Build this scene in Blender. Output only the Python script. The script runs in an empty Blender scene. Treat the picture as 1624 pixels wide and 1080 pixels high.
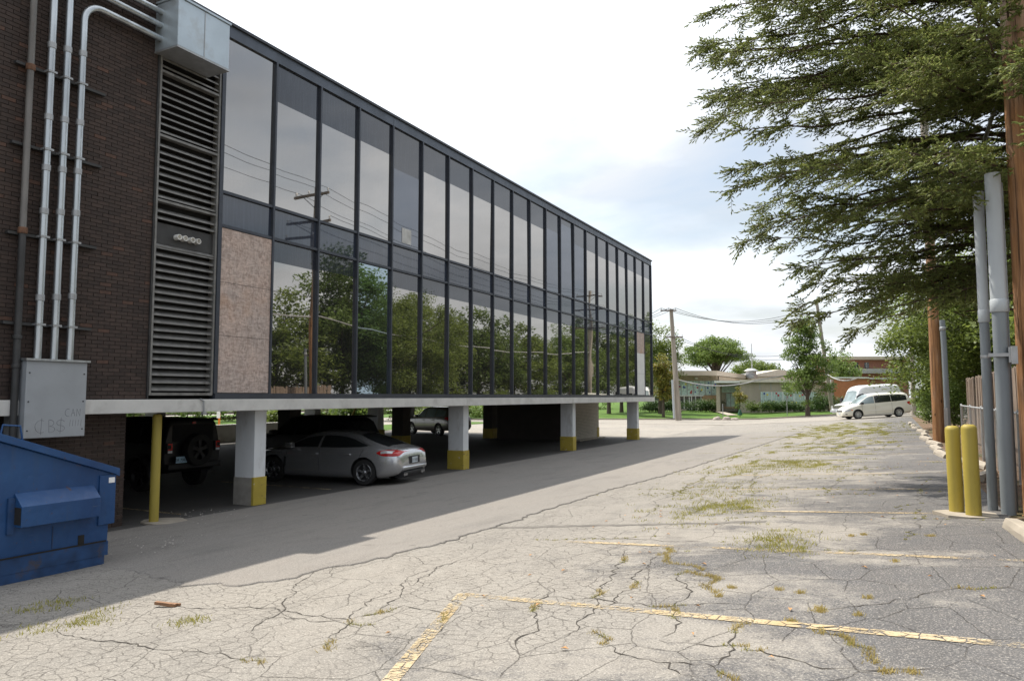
import bpy, bmesh, math, random
import numpy as np
from mathutils import Vector, Matrix

random.seed(7)
rng = np.random.default_rng(11)
S = bpy.context.scene
COL = S.collection
R = math.radians
PI = math.pi

# ------------------------------------------------------------------ camera
F_PX, CAM_Z = 1180.0, 2.388
PITCH = math.atan(88 / F_PX)
PSI = math.atan(601 / F_PX * math.cos(PITCH))
sP, cP = math.sin(PSI), math.cos(PSI)
cam = bpy.data.objects.new('camera', bpy.data.cameras.new('camera'))
COL.objects.link(cam)
cam.location = (0, 0, CAM_Z)
cam.rotation_euler = (PI / 2 + PITCH, 0, PSI)
cam.data.sensor_width = 36
cam.data.lens = F_PX / 1624 * 36
cam.data.clip_end = 3000
cam.data.clip_start = 0.05
S.camera = cam

# ------------------------------------------------------------------ sun, sky, exposure
SUN_DIR = Vector((-0.465, 0.15, 0.88)).normalized()
SUN_EL = math.asin(SUN_DIR.z)
sun = bpy.data.objects.new('sun', bpy.data.lights.new('sun', 'SUN'))
COL.objects.link(sun)
sun.data.energy = 4.2
sun.data.angle = R(0.6)
sun.data.color = (1.0, 0.93, 0.82)
sun.rotation_euler = SUN_DIR.to_track_quat('Z', 'Y').to_euler()

W = bpy.data.worlds.new('World')
S.world = W
W.use_nodes = True
nt = W.node_tree
nt.nodes.clear()


def wn(t, **k):
    n = nt.nodes.new(t)
    for a, b in k.items():
        setattr(n, a, b)
    return n


sky = wn('ShaderNodeTexSky', sky_type='NISHITA', sun_disc=False)
sky.sun_elevation = SUN_EL
sky.sun_rotation = math.atan2(SUN_DIR.x, SUN_DIR.y)
sky.air_density = 1.3
sky.dust_density = 2.5
tc = wn('ShaderNodeTexCoord')
sep = wn('ShaderNodeSeparateXYZ')
nt.links.new(tc.outputs['Generated'], sep.inputs[0])


def wmath(op, a, b=None, clamp=False):
    n = wn('ShaderNodeMath', operation=op, use_clamp=clamp)
    for i, v in enumerate((a, b)):
        if v is None:
            continue
        if isinstance(v, (int, float)):
            n.inputs[i].default_value = v
        else:
            nt.links.new(v, n.inputs[i])
    return n.outputs[0]


zz = wmath('ADD', wmath('MAXIMUM', sep.outputs['Z'], 0.0), 0.16)
cx_ = wmath('DIVIDE', sep.outputs['X'], zz)
cy_ = wmath('DIVIDE', sep.outputs['Y'], zz)
comb = wn('ShaderNodeCombineXYZ')
nt.links.new(cx_, comb.inputs[0])
nt.links.new(cy_, comb.inputs[1])
comb.inputs[2].default_value = 3.7
no = wn('ShaderNodeTexNoise')
no.inputs['Scale'].default_value = 0.95
no.inputs['Detail'].default_value = 7
no.inputs['Roughness'].default_value = 0.52
no.inputs['Distortion'].default_value = 0.3
nt.links.new(comb.outputs[0], no.inputs['Vector'])
rmp = wn('ShaderNodeValToRGB')
rmp.color_ramp.elements[0].position = 0.36
rmp.color_ramp.elements[1].position = 0.54
nt.links.new(no.outputs['Fac'], rmp.inputs[0])
no2 = wn('ShaderNodeTexNoise')
no2.inputs['Scale'].default_value = 1.25
no2.inputs['Detail'].default_value = 6
nt.links.new(comb.outputs[0], no2.inputs['Vector'])
shade = wn('ShaderNodeMapRange')
shade.inputs['From Min'].default_value = 0.35
shade.inputs['From Max'].default_value = 0.65
shade.inputs['To Min'].default_value = 6.2
shade.inputs['To Max'].default_value = 10.0
nt.links.new(no2.outputs['Fac'], shade.inputs['Value'])
# clouds scatter forward: brighter towards the sun
dotn = wn('ShaderNodeVectorMath', operation='DOT_PRODUCT')
nt.links.new(tc.outputs['Generated'], dotn.inputs[0])
dotn.inputs[1].default_value = SUN_DIR
glow = wmath('ADD', wmath('MULTIPLY', wmath('POWER', wmath('MAXIMUM', dotn.outputs['Value'], 0.0), 2.2), 0.95), 0.78)
cval = wmath('MULTIPLY', shade.outputs[0], glow)
ccol = wn('ShaderNodeCombineColor')
nt.links.new(cval, ccol.inputs[0])
nt.links.new(wmath('MULTIPLY', cval, 1.04), ccol.inputs[1])
nt.links.new(wmath('MULTIPLY', cval, 1.10), ccol.inputs[2])
mx = wn('ShaderNodeMix', data_type='RGBA')
nt.links.new(wmath('ADD', wmath('MULTIPLY', rmp.outputs[0], 0.52), 0.42), mx.inputs['Factor'])
skymul = wn('ShaderNodeMix', data_type='RGBA', blend_type='MULTIPLY')
skymul.inputs['Factor'].default_value = 1
skymul.inputs[7].default_value = (1.15, 1.15, 1.15, 1)
nt.links.new(sky.outputs[0], skymul.inputs[6])
nt.links.new(skymul.outputs[2], mx.inputs[6])
nt.links.new(ccol.outputs[0], mx.inputs[7])
bg = wn('ShaderNodeBackground')
bg.inputs['Strength'].default_value = 0.10
nt.links.new(mx.outputs[2], bg.inputs['Color'])
wo = wn('ShaderNodeOutputWorld')
nt.links.new(bg.outputs[0], wo.inputs['Surface'])

S.view_settings.view_transform = 'Standard'
S.view_settings.look = 'None'
S.view_settings.exposure = 0.55
S.view_settings.gamma = 1
S.view_settings.use_curve_mapping = False
S.render.engine = 'CYCLES'
S.cycles.max_bounces = 8
S.cycles.transparent_max_bounces = 12
S.cycles.caustics_reflective = False
S.cycles.caustics_refractive = False

# ------------------------------------------------------------------ geometry helpers
ORG = {}


def org(o):
    v = Vector((0, 0, 0))
    while o is not None:
        v += Vector(o.location)
        o = o.parent
    return v


class MB:
    def __init__(self):
        self.v, self.f = [], []

    def add(self, vs, fs):
        n = len(self.v)
        self.v += [tuple(p) for p in vs]
        self.f += [tuple(i + n for i in q) for q in fs]
        return self

    def box(self, x0, x1, y0, y1, z0, z1):
        return self.add([(x0, y0, z0), (x1, y0, z0), (x1, y1, z0), (x0, y1, z0), (x0, y0, z1), (x1, y0, z1), (x1, y1, z1), (x0, y1, z1)],
                        [(3, 2, 1, 0), (4, 5, 6, 7), (0, 1, 5, 4), (1, 2, 6, 5), (2, 3, 7, 6), (3, 0, 4, 7)])

    def prism(self, pts, axis, a, b):
        """closed polygon pts (2-D) extruded along an axis between a and b"""
        def mk(p, t):
            if axis == 'x': return (t, p[0], p[1])
            if axis == 'y': return (p[0], t, p[1])
            return (p[0], p[1], t)
        n = len(pts)
        vs = [mk(p, a) for p in pts] + [mk(p, b) for p in pts]
        fs = [tuple(range(n))[::-1], tuple(range(n, 2 * n))] + [(i, (i + 1) % n, n + (i + 1) % n, n + i) for i in range(n)]
        return self.add(vs, fs)

    def tube(self, pts, rad, n=8, caps=True):
        pts = [Vector(p) for p in pts]
        rr = rad if isinstance(rad, (list, tuple)) else [rad] * len(pts)
        rings = []
        up = None
        for i, p in enumerate(pts):
            t = (pts[min(i + 1, len(pts) - 1)] - pts[max(i - 1, 0)])
            if t.length < 1e-9: t = Vector((0, 0, 1))
            t.normalize()
            if up is None:
                up = Vector((1, 0, 0)) if abs(t.x) < .8 else Vector((0, 1, 0))
            a = (up - t * up.dot(t))
            if a.length < 1e-4:
                a = t.orthogonal()
            a.normalize()
            up = a
            b = t.cross(a)
            rings.append([p + (a * math.cos(2 * PI * k / n) + b * math.sin(2 * PI * k / n)) * rr[i] for k in range(n)])
        vs = [q for r_ in rings for q in r_]
        fs = []
        for i in range(len(pts) - 1):
            for k in range(n):
                fs.append((i * n + k, i * n + (k + 1) % n, (i + 1) * n + (k + 1) % n, (i + 1) * n + k))
        if caps:
            fs.append(tuple(range(n))[::-1])
            fs.append(tuple((len(pts) - 1) * n + k for k in range(n)))
        return self.add(vs, fs)

    def lathe(self, prof, n=24, axis='z', c=(0, 0, 0), closed=False):
        """prof: (radius, height) along the axis"""
        vs = []
        for r_, h in prof:
            for k in range(n):
                a = 2 * PI * k / n
                u, w = r_ * math.cos(a), r_ * math.sin(a)
                p = (u, w, h) if axis == 'z' else ((u, h, w) if axis == 'y' else (h, u, w))
                vs.append((p[0] + c[0], p[1] + c[1], p[2] + c[2]))
        m = len(prof)
        fs = []
        for i in range(m - 1 + (1 if closed else 0)):
            for k in range(n):
                j = (i + 1) % m
                fs.append((i * n + k, i * n + (k + 1) % n, j * n + (k + 1) % n, j * n + k))
        if not closed:
            fs.append(tuple(range(n))[::-1])
            fs.append(tuple((m - 1) * n + k for k in range(n)))
        return self.add(vs, fs)

    def strip(self, a, b):
        """quads between two rows of points"""
        n = len(a)
        return self.add(list(a) + list(b), [(i, i + 1, n + i + 1, n + i) for i in range(n - 1)])

    def build(self, name, mat, parent=None, loc=None, smooth=None, bevel=0, fixn=True):
        me = bpy.data.meshes.new(name)
        o = bpy.data.objects.new(name, me)
        COL.objects.link(o)
        vs = self.v
        if parent is not None:
            o.parent = parent
            w = org(parent)
            if w.length > 0 and not parent.get('_local') and not (parent.parent and parent.parent.get('_local')):
                vs = [(x - w.x, y - w.y, z - w.z) for x, y, z in vs]
            elif parent.get('_local') or (parent.parent and parent.parent.get('_local')):
                pass
        elif loc is not None:
            o.location = loc
            vs = [(x - loc[0], y - loc[1], z - loc[2]) for x, y, z in vs]
        me.from_pydata(vs, [], self.f)
        if fixn or bevel:
            bm = bmesh.new()
            bm.from_mesh(me)
            if fixn:
                bmesh.ops.recalc_face_normals(bm, faces=bm.faces)
            if bevel:
                es = [e for e in bm.edges if len(e.link_faces) == 2 and e.calc_face_angle(0) > .5]
                bmesh.ops.bevel(bm, geom=es, offset=bevel, segments=2, affect='EDGES', profile=.6)
            bm.to_mesh(me)
            bm.free()
        if smooth is not None:
            me.polygons.foreach_set('use_smooth', [True] * len(me.polygons))
            me.set_sharp_from_angle(angle=R(smooth))
        if mat is not None:
            me.materials.append(mat)
        return o


def tag(o, label=None, cat=None, group=None, kind=None):
    if label: o['label'] = label
    if cat: o['category'] = cat
    if group: o['group'] = group
    if kind: o['kind'] = kind
    return o


def thing(name, label, cat, loc, rz=0, group=None, local=False):
    o = bpy.data.objects.new(name, None)
    COL.objects.link(o)
    o.location = loc
    o.rotation_euler = (0, 0, rz)
    o.empty_display_size = .2
    if local or rz:
        o['_local'] = 1
    return tag(o, label, cat, group)


def copy_tree(o, parent=None):
    c = o.copy()
    COL.objects.link(c)
    if parent is not None:
        c.parent = parent
    for ch in list(o.children):
        copy_tree(ch, c)
    return c


def np_mesh(name, verts, k, mat, parent=None, loc=None, smooth=False):
    """verts (N*k,3): N separate k-gons"""
    verts = np.asarray(verts, dtype=np.float32).reshape(-1, 3)
    if parent is not None and not parent.get('_local'):
        verts = verts - np.array(org(parent), dtype=np.float32)
    elif loc is not None:
        verts = verts - np.array(loc, dtype=np.float32)
    n = len(verts) // k
    me = bpy.data.meshes.new(name)
    me.vertices.add(n * k)
    me.vertices.foreach_set('co', verts.ravel())
    me.loops.add(n * k)
    me.loops.foreach_set('vertex_index', np.arange(n * k, dtype=np.int32))
    me.polygons.add(n)
    me.polygons.foreach_set('loop_start', np.arange(0, n * k, k, dtype=np.int32))
    me.polygons.foreach_set('loop_total', np.full(n, k, dtype=np.int32))
    me.update(calc_edges=True)
    me.materials.append(mat)
    o = bpy.data.objects.new(name, me)
    COL.objects.link(o)
    if parent is not None: o.parent = parent
    elif loc is not None: o.location = loc
    return o


def cp(px, Z):
    """world X, Y of a spot Z metres ahead of the camera on the sight line of photo column px"""
    x = (px - 812) / F_PX * Z
    return x * cP - Z * sP, x * sP + Z * cP


def zy(py, Z):
    return CAM_Z + (628 - py) * Z / F_PX


def G(x):
    """height of the paved ground: the lot falls towards the building"""
    return .788 + .0637 * min(max(x, -12.37), 1.5)


def ray(px, py):
    a, b = (px - 812) / F_PX, -(py - 540) / F_PX
    cp_, sp_ = math.cos(PITCH), math.sin(PITCH)
    Fv = Vector((-sP * cp_, cP * cp_, sp_))
    Rv = Vector((cP, sP, 0))
    return Fv + Rv * a + Rv.cross(Fv) * b


def gp(px, py):
    """spot of the paved ground seen at a photo pixel"""
    d = ray(px, py)
    z = .5
    for _ in range(60):
        t = (z - CAM_Z) / d.z
        z = .5 * z + .5 * G(d.x * t)
    return (d.x * t, d.y * t)


# ------------------------------------------------------------------ materials
def newmat(name):
    m = bpy.data.materials.new(name)
    m.use_nodes = True
    m.node_tree.nodes.clear()
    return m


class NT:
    def __init__(self, m):
        self.t = m.node_tree

    def n(self, typ, ins=None, **k):
        n = self.t.nodes.new(typ)
        for a, b in k.items():
            setattr(n, a, b)
        for a, b in (ins or {}).items():
            self.set(n, a, b)
        return n

    def set(self, n, a, b):
        if hasattr(b, 'is_linked'):
            self.t.links.new(b, n.inputs[a])
        elif b is not None:
            if isinstance(b, (tuple, list)) and len(b) == 3 and n.inputs[a].type == 'RGBA':
                b = (*b, 1)
            n.inputs[a].default_value = b

    def math(self, op, a, b=None, clamp=False):
        n = self.n('ShaderNodeMath', operation=op, use_clamp=clamp)
        self.set(n, 0, a)
        if b is not None: self.set(n, 1, b)
        return n.outputs[0]

    def mix(self, fac, a, b, blend='MIX'):
        n = self.n('ShaderNodeMix', data_type='RGBA', blend_type=blend)
        self.set(n, 'Factor', fac)
        self.set(n, 6, a)
        self.set(n, 7, b)
        return n.outputs[2]

    def noise(self, vec, scale, detail=4, rough=.55, dist=0.0):
        n = self.n('ShaderNodeTexNoise', {'Scale': scale, 'Detail': detail, 'Roughness': rough, 'Distortion': dist})
        if vec is not None: self.t.links.new(vec, n.inputs['Vector'])
        return n.outputs['Fac']

    def ramp(self, fac, a, b, lo=0.0, hi=1.0):
        n = self.n('ShaderNodeMapRange', {'From Min': a, 'From Max': b, 'To Min': lo, 'To Max': hi})
        self.set(n, 'Value', fac)
        return n.outputs[0]

    def pos(self, scale=None):
        g = self.n('ShaderNodeNewGeometry').outputs['Position']
        return self.scaled(g, scale)

    def objc(self, scale=None):
        g = self.n('ShaderNodeTexCoord').outputs['Object']
        return self.scaled(g, scale)

    def scaled(self, v, scale):
        if scale is None: return v
        m = self.n('ShaderNodeMapping', {'Scale': scale})
        self.t.links.new(v, m.inputs['Vector'])
        return m.outputs[0]

    def bump(self, h, strength=.3, dist=.01):
        n = self.n('ShaderNodeBump', {'Strength': strength, 'Distance': dist})
        self.set(n, 'Height', h)
        return n.outputs[0]

    def out(self, sh):
        o = self.n('ShaderNodeOutputMaterial')
        self.t.links.new(sh, o.inputs['Surface'])

    def bsdf(self, col, rough=.6, metal=0.0, normal=None, spec=.5, **extra):
        n = self.n('ShaderNodeBsdfPrincipled', {'Base Color': col, 'Roughness': rough, 'Metallic': metal, 'Specular IOR Level': spec})
        for a, b in extra.items():
            self.set(n, a.replace('_', ' '), b)
        if normal is not None: self.t.links.new(normal, n.inputs['Normal'])
        return n.outputs[0]


def M(name, col, rough=.6, metal=0.0, var=.25, scale=3.0, bump=.15, bscale=60, spec=.5, stain=None, stain_amt=.5, stain_scale=1.2, stretch=None, **extra):
    m = newmat(name)
    t = NT(m)
    p = t.objc(stretch)
    f = t.noise(p, scale, 6, .6)
    c = t.mix(t.ramp(f, .3, .7), tuple(x * (1 - var) for x in col), tuple(min(1, x * (1 + var)) for x in col))
    r_ = rough
    if stain is not None:
        s = t.noise(p, stain_scale, 8, .65)
        k = t.ramp(s, .55, .68, 0, stain_amt)
        c = t.mix(k, c, stain)
    rr = t.ramp(t.noise(p, scale * 4, 4), .3, .7, max(0, rough - .08), min(1, rough + .08))
    nb = t.bump(t.noise(p, bscale, 4), bump, .004) if bump else None
    t.out(t.bsdf(c, rr, metal, nb, spec, **extra))
    return m


def paint_mat(name, col, rough=.28, metal=0.0, coat=1.0):
    m = newmat(name)
    t = NT(m)
    p = t.objc()
    sh = t.bsdf(col, rough, metal, None, .5)
    b = [n for n in t.t.nodes if n.type == 'BSDF_PRINCIPLED'][0]
    b.inputs['Coat Weight'].default_value = coat
    b.inputs['Coat Roughness'].default_value = .04
    t.out(sh)
    return m


MAT = {}


def brick_mat():
    m = newmat('brown_brick')
    t = NT(m)
    rnd = t.n('ShaderNodeNewGeometry').outputs['Random Per Island']
    oi = t.n('ShaderNodeObjectInfo').outputs['Random']
    r_ = t.math('FRACT', t.math('ADD', rnd, oi))
    c = t.mix(r_, (.050, .036, .031), (.078, .054, .045))
    c = t.mix(t.ramp(t.math('FRACT', t.math('MULTIPLY', r_, 7.3)), .95, .96), c, (.115, .065, .048))
    c = t.mix(t.ramp(t.noise(t.pos(), 14, 5), .35, .7), c, t.mix(.4, c, (.03, .026, .024)))
    # soot and run-off streaks
    st = t.noise(t.pos((3, 3, .25)), 1.2, 5)
    c = t.mix(t.ramp(st, .5, .75, 0, .35), c, (.035, .03, .028))
    t.out(t.bsdf(c, .7, 0, t.bump(t.noise(t.pos(), 120, 4), .35, .003), .3))
    return m


MAT['brick'] = brick_mat()
MAT['mortar_pale'] = M('pale_mortar', (.17, .14, .12), .9, var=.2, scale=20, bump=.3, bscale=200)
MAT['mortar'] = M('dark_mortar', (.032, .027, .025), .9, var=.2, scale=20, bump=.3, bscale=200)
MAT['concrete_white'] = M('whitewashed_concrete', (.62, .61, .58), .75, var=.10, scale=2.5, bump=.2, bscale=45, stain=(.38, .36, .33), stain_amt=.45, stain_scale=1.6)
MAT['column_white'] = M('white_column_paint', (.74, .76, .78), .6, var=.06, scale=2, bump=.14, bscale=40, stain=(.42, .41, .39), stain_amt=.5, stain_scale=3.0, stretch=(1, 1, .45))
MAT['core_white'] = None
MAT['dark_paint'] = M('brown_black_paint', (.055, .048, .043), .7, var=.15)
MAT['frame'] = M('slate_window_frame', (.055, .062, .078), .45, .3, var=.15, scale=4, bump=.05)
MAT['fascia'] = M('slate_fascia', (.085, .10, .125), .45, .4, var=.18, scale=1.4, bump=.06, stain=(.05, .055, .065), stain_amt=.5, stretch=(1, 1, .3))
MAT['cap'] = M('dark_roof_cap', (.05, .055, .065), .5, .3)
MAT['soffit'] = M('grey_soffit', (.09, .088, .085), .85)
MAT['louver'] = M('weathered_louver', (.215, .21, .20), .55, .3, var=.25, scale=5, bump=.1, stain=(.09, .08, .07), stain_amt=.7, stain_scale=2.0)
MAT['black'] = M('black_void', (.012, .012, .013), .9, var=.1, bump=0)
MAT['galv'] = M('galvanised_steel', (.50, .53, .55), .36, .85, var=.22, scale=6, bump=.05, stain=(.36, .33, .30), stain_amt=.5, stretch=(1, 1, .25))
MAT['galv_dull'] = M('dull_galvanised', (.40, .41, .42), .5, .6, var=.15, scale=6, bump=.05)
MAT['boxgrey'] = M('grey_enamel', (.36, .38, .40), .5, .1, var=.10, scale=2, bump=.05, stain=(.25, .24, .23), stain_amt=.4)
MAT['hood'] = M('pale_sheet_metal', (.47, .54, .59), .42, .5, var=.14, scale=1.5, bump=.06, stain=(.33, .32, .30), stain_amt=.5)
MAT['rust'] = M('rusty_iron', (.17, .09, .055), .8, .2, var=.4, scale=12)
MAT['oldpipe'] = M('old_grey_pipe', (.20, .19, .18), .6, .4, var=.35, scale=4, stain=(.16, .10, .07), stain_amt=.7, stretch=(1, 1, .3))
MAT['rail'] = M('strut_channel', (.06, .06, .06), .6, .4)
MAT['yellow_plain'] = M('yellow_paint', (.40, .315, .062), .5, var=.14, scale=3, bump=.12, bscale=50, stain=(.25, .2, .1), stain_amt=.5, stain_scale=5)
MAT['greyconc'] = M('bare_concrete', (.32, .30, .27), .85, var=.2, scale=5, bump=.4, bscale=70, stain=(.18, .17, .15), stain_amt=.5)
MAT['paleconc'] = M('pale_concrete', (.34, .30, .245), .85, var=.15, scale=4, bump=.35, bscale=70, stain=(.3, .27, .23), stain_amt=.5)
MAT['bluesteel'] = M('blue_dumpster_paint', (.012, .060, .20), .42, var=.30, scale=1.6, bump=.1, bscale=12, stain=(.018, .04, .10), stain_amt=.7, stain_scale=2.5)


def dumpster_paint():
    m = newmat('worn_blue_paint')
    t = NT(m)
    p = t.pos()
    c = t.mix(t.ramp(t.noise(p, 1.4, 6, .6), .3, .7), (.012, .050, .155), (.022, .085, .225))
    st_ = t.noise(t.scaled(p, (5, 5, .5)), 2.0, 6, .65)
    c = t.mix(t.ramp(st_, .55, .75, 0, .40), c, (.05, .085, .15))
    k = t.noise(p, 7, 7, .72, .3)
    c = t.mix(t.ramp(k, .62, .67, 0, .85), c, (.085, .045, .028))
    sc_ = t.noise(t.scaled(p, (2, 1.2, 26)), 2.2, 4, .6)
    c = t.mix(t.ramp(sc_, .68, .72, 0, .6), c, (.10, .14, .20))
    dent = t.bump(t.noise(p, 1.8, 3, .5), .5, .10)
    t.out(t.bsdf(c, t.ramp(st_, .3, .7, .36, .6), 0, dent, .45))
    return m


MAT['bluesteel'] = dumpster_paint()
MAT['bluedirty'] = M('scuffed_blue_paint', (.016, .055, .15), .6, var=.4, scale=5, bump=.2, bscale=30, stain=(.07, .055, .045), stain_amt=.85, stain_scale=4)
MAT['grime'] = M('grime', (.02, .018, .016), .9)
MAT['bright'] = M('painted_light_spot', (.9, .9, .9), .25, var=.02, bump=0)  # white colour standing in for a bright spot of light
MAT['wood_orange_plain'] = M('cedar_pole_wood', (.27, .135, .062), .75, var=.42, scale=7, bump=.7, bscale=18, stretch=(1.6, 1.6, .10), stain=(.12, .075, .05), stain_amt=.7, stain_scale=4)


def pole_mat():
    m = newmat('treated_pole_wood')
    t = NT(m)
    p = t.objc()
    g = t.noise(t.scaled(p, (9, 9, .5)), 2.4, 8, .7)
    c = t.mix(t.ramp(g, .32, .68), (.20, .098, .046), (.47, .245, .11))
    # bleached towards the top, where it stands in the weather
    z = t.n('ShaderNodeSeparateXYZ')
    t.t.links.new(p, z.inputs[0])
    w = t.math('ADD', t.ramp(z.outputs['Z'], 5.2, 8.6), t.math('MULTIPLY', t.math('SUBTRACT', t.noise(t.scaled(p, (3, 3, .6)), 2, 4), .5), 1.2), True)
    c = t.mix(w, c, t.mix(t.ramp(g, .3, .7), (.20, .175, .15), (.42, .385, .34)))
    ck = t.noise(t.scaled(p, (16, 16, .35)), 1.6, 3, .5)
    c = t.mix(t.ramp(ck, .60, .66, 0, .8), c, (.045, .028, .018))
    kn = t.n('ShaderNodeTexVoronoi', {'Scale': 1.0})
    t.t.links.new(t.scaled(p, (3.2, 3.2, 1.7)), kn.inputs['Vector'])
    c = t.mix(t.ramp(kn.outputs['Distance'], .13, .10, 0, .75), c, (.07, .035, .018))
    h = t.math('SUBTRACT', g, t.ramp(ck, .58, .66))
    t.out(t.bsdf(c, .8, 0, t.bump(h, .8, .012), .25))
    return m


MAT['wood_orange'] = pole_mat()
MAT['wood_grey'] = M('weathered_pole_wood', (.30, .265, .22), .85, var=.35, scale=6, bump=.6, bscale=20, stretch=(1.6, 1.6, .08))
MAT['arm'] = M('weathered_arm_wood', (.16, .13, .105), .85, var=.3, scale=6, bump=.4, bscale=30)
MAT['insul'] = M('porcelain', (.55, .55, .55), .2, var=.1, bump=0)
MAT['cable'] = M('black_cable', (.03, .03, .032), .5, bump=0)
MAT['cable_grey'] = M('grey_cable', (.34, .34, .34), .5, bump=0)
MAT['pvc'] = M('grey_pvc', (.20, .225, .245), .5, 0, var=.10, scale=2, bump=.04, stain=(.2, .2, .2), stain_amt=.45, stretch=(1, 1, .4))
MAT['pvc_light'] = M('pale_pvc', (.42, .455, .48), .5, 0, var=.08, scale=2, bump=.04, stain=(.36, .36, .35), stain_amt=.4, stretch=(1, 1, .4))
MAT['plank'] = M('weathered_fence_board', (.22, .165, .125), .85, var=.38, scale=5, bump=.6, bscale=20, stretch=(3, 3, .25))
MAT['tyre'] = M('tyre_rubber', (.018, .018, .018), .8, bump=.1)
MAT['alloy'] = M('alloy_rim', (.55, .56, .58), .25, .9, var=.05, bump=0)
MAT['hubcap'] = M('silver_hubcap', (.50, .50, .49), .35, .5, var=.05, bump=0)
MAT['steel_dark'] = M('dark_trim', (.02, .02, .022), .5, bump=0)
MAT['chrome'] = M('chrome', (.75, .75, .76), .12, 1.0, var=.03, bump=0)
MAT['redlens'] = M('red_lens', (.42, .012, .012), .12, var=.1, bump=0)
MAT['clearlens'] = M('clear_lens', (.55, .56, .58), .1, .3, var=.1, bump=0)
MAT['amber'] = M('amber_lens', (.75, .22, .02), .15, bump=0)
MAT['plate'] = M('licence_plate', (.62, .68, .72), .35, var=.05, bump=0)
MAT['plateblue'] = M('licence_plate_blue', (.45, .68, .85), .3, var=.05, bump=0)
MAT['ink'] = M('dark_ink', (.02, .03, .08), .6, bump=0)
MAT['tan_roof'] = M('tan_fascia', (.42, .36, .29), .8, var=.1, bump=.1)
MAT['tan_wall'] = M('tan_wall', (.42, .34, .25), .85, var=.12, bump=.2)
MAT['aggregate'] = M('exposed_aggregate', (.42, .37, .30), .9, var=.22, scale=.6, bump=.4, bscale=12, stain=(.13, .12, .11), stain_amt=.65, stain_scale=.5, stretch=(1, 1, .35))
MAT['mosaic'] = M('pale_green_glass', (.52, .66, .62), .3, var=.25, scale=3.5, bump=0)
MAT['red_sq'] = M('red_glass', (.45, .03, .04), .3, bump=0)
MAT['blue_sq'] = M('blue_glass', (.02, .045, .32), .3, bump=0)
MAT['yel_sq'] = M('yellow_glass', (.75, .65, .08), .3, bump=0)
MAT['dark_sq'] = M('dark_glass_piece', (.05, .08, .08), .3, bump=0)
MAT['white_trim'] = M('white_trim', (.72, .72, .70), .6, var=.06, bump=.05)
MAT['grey_trim'] = M('grey_trim', (.34, .35, .34), .6, var=.1, bump=.05)
MAT['ply'] = M('tan_plywood', (.50, .33, .20), .8, var=.12, scale=2, stretch=(1, 1, .3))
MAT['pale_roof'] = M('pale_roof', (.66, .61, .53), .7, var=.08, bump=.05)
MAT['red_brick'] = M('red_brick', (.50, .19, .10), .85, var=.14, scale=3, bump=.2, bscale=20)
MAT['pink_brick'] = M('pale_red_brick', (.34, .16, .115), .85, var=.14, scale=3, bump=.2, bscale=20)
MAT['rock'] = M('pink_granite', (.34, .29, .26), .85, var=.35, scale=6, bump=.6, bscale=15)
MAT['bark'] = M('tree_bark', (.085, .065, .05), .9, var=.4, scale=9, bump=.8, bscale=25, stretch=(1, 1, .2))
MAT['bark_red'] = M('spruce_bark', (.085, .055, .04), .9, var=.4, scale=9, bump=.6, bscale=40)
MAT['bag'] = M('green_watering_bag', (.015, .09, .05), .5)
MAT['papers'] = M('paper', (.5, .5, .48), .7, bump=0)
MAT['sign_yellow'] = M('yellow_placard', (.75, .6, .03), .4, bump=0)
MAT['sign_white'] = M('white_sign', (.75, .74, .70), .5, bump=0)
MAT['steel_rail'] = M('rusty_rail', (.12, .10, .09), .5, .5)
MAT['scrap'] = M('splintered_wood', (.24, .13, .07), .8, var=.35, scale=20)
MAT['leaf_dry'] = M('dry_leaf', (.35, .19, .08), .8, var=.4, scale=4, bump=0)


def osb_mat():
    m = newmat('oriented_strand_board')
    t = NT(m)
    p = t.objc()
    a = t.n('ShaderNodeTexVoronoi', {'Scale': 1.0, 'Randomness': 1.0})
    # strands: stretched cells turned by noise
    v1 = t.scaled(p, (26, 30, 11))
    v2 = t.scaled(p, (11, 12, 32))
    d = t.n('ShaderNodeVectorMath', operation='ADD')
    nz = t.n('ShaderNodeTexNoise', {'Scale': 9.0, 'Detail': 3})
    t.t.links.new(p, nz.inputs['Vector'])
    sc = t.n('ShaderNodeVectorMath', operation='SCALE')
    t.t.links.new(nz.outputs['Color'], sc.inputs[0])
    sc.inputs['Scale'].default_value = 3.0
    t.t.links.new(v1, d.inputs[0])
    t.t.links.new(sc.outputs[0], d.inputs[1])
    t.t.links.new(d.outputs[0], a.inputs['Vector'])
    b = t.n('ShaderNodeTexVoronoi', {'Scale': 1.0})
    t.t.links.new(v2, b.inputs['Vector'])
    s1 = t.n('ShaderNodeSeparateColor')
    t.t.links.new(a.outputs['Color'], s1.inputs[0])
    s2 = t.n('ShaderNodeSeparateColor')
    t.t.links.new(b.outputs['Color'], s2.inputs[0])
    k = t.math('MULTIPLY', t.math('ADD', s1.outputs[0], s2.outputs[1]), .5)
    c = t.mix(k, (.34, .255, .215), (.68, .54, .47))
    # weathered grey in the upper middle, orange at the sheltered edges
    w = t.ramp(t.noise(p, 1.3, 5), .38, .62)
    c = t.mix(t.math('MULTIPLY', w, .4), c, t.mix(k, (.26, .24, .23), (.48, .44, .42)))
    c = t.mix(t.ramp(t.noise(p, .8, 3), .55, .7, 0, .45), c, (.50, .27, .14))
    t.out(t.bsdf(c, .85, 0, t.bump(k, .4, .004), .25))
    return m


MAT['osb'] = osb_mat()


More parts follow.
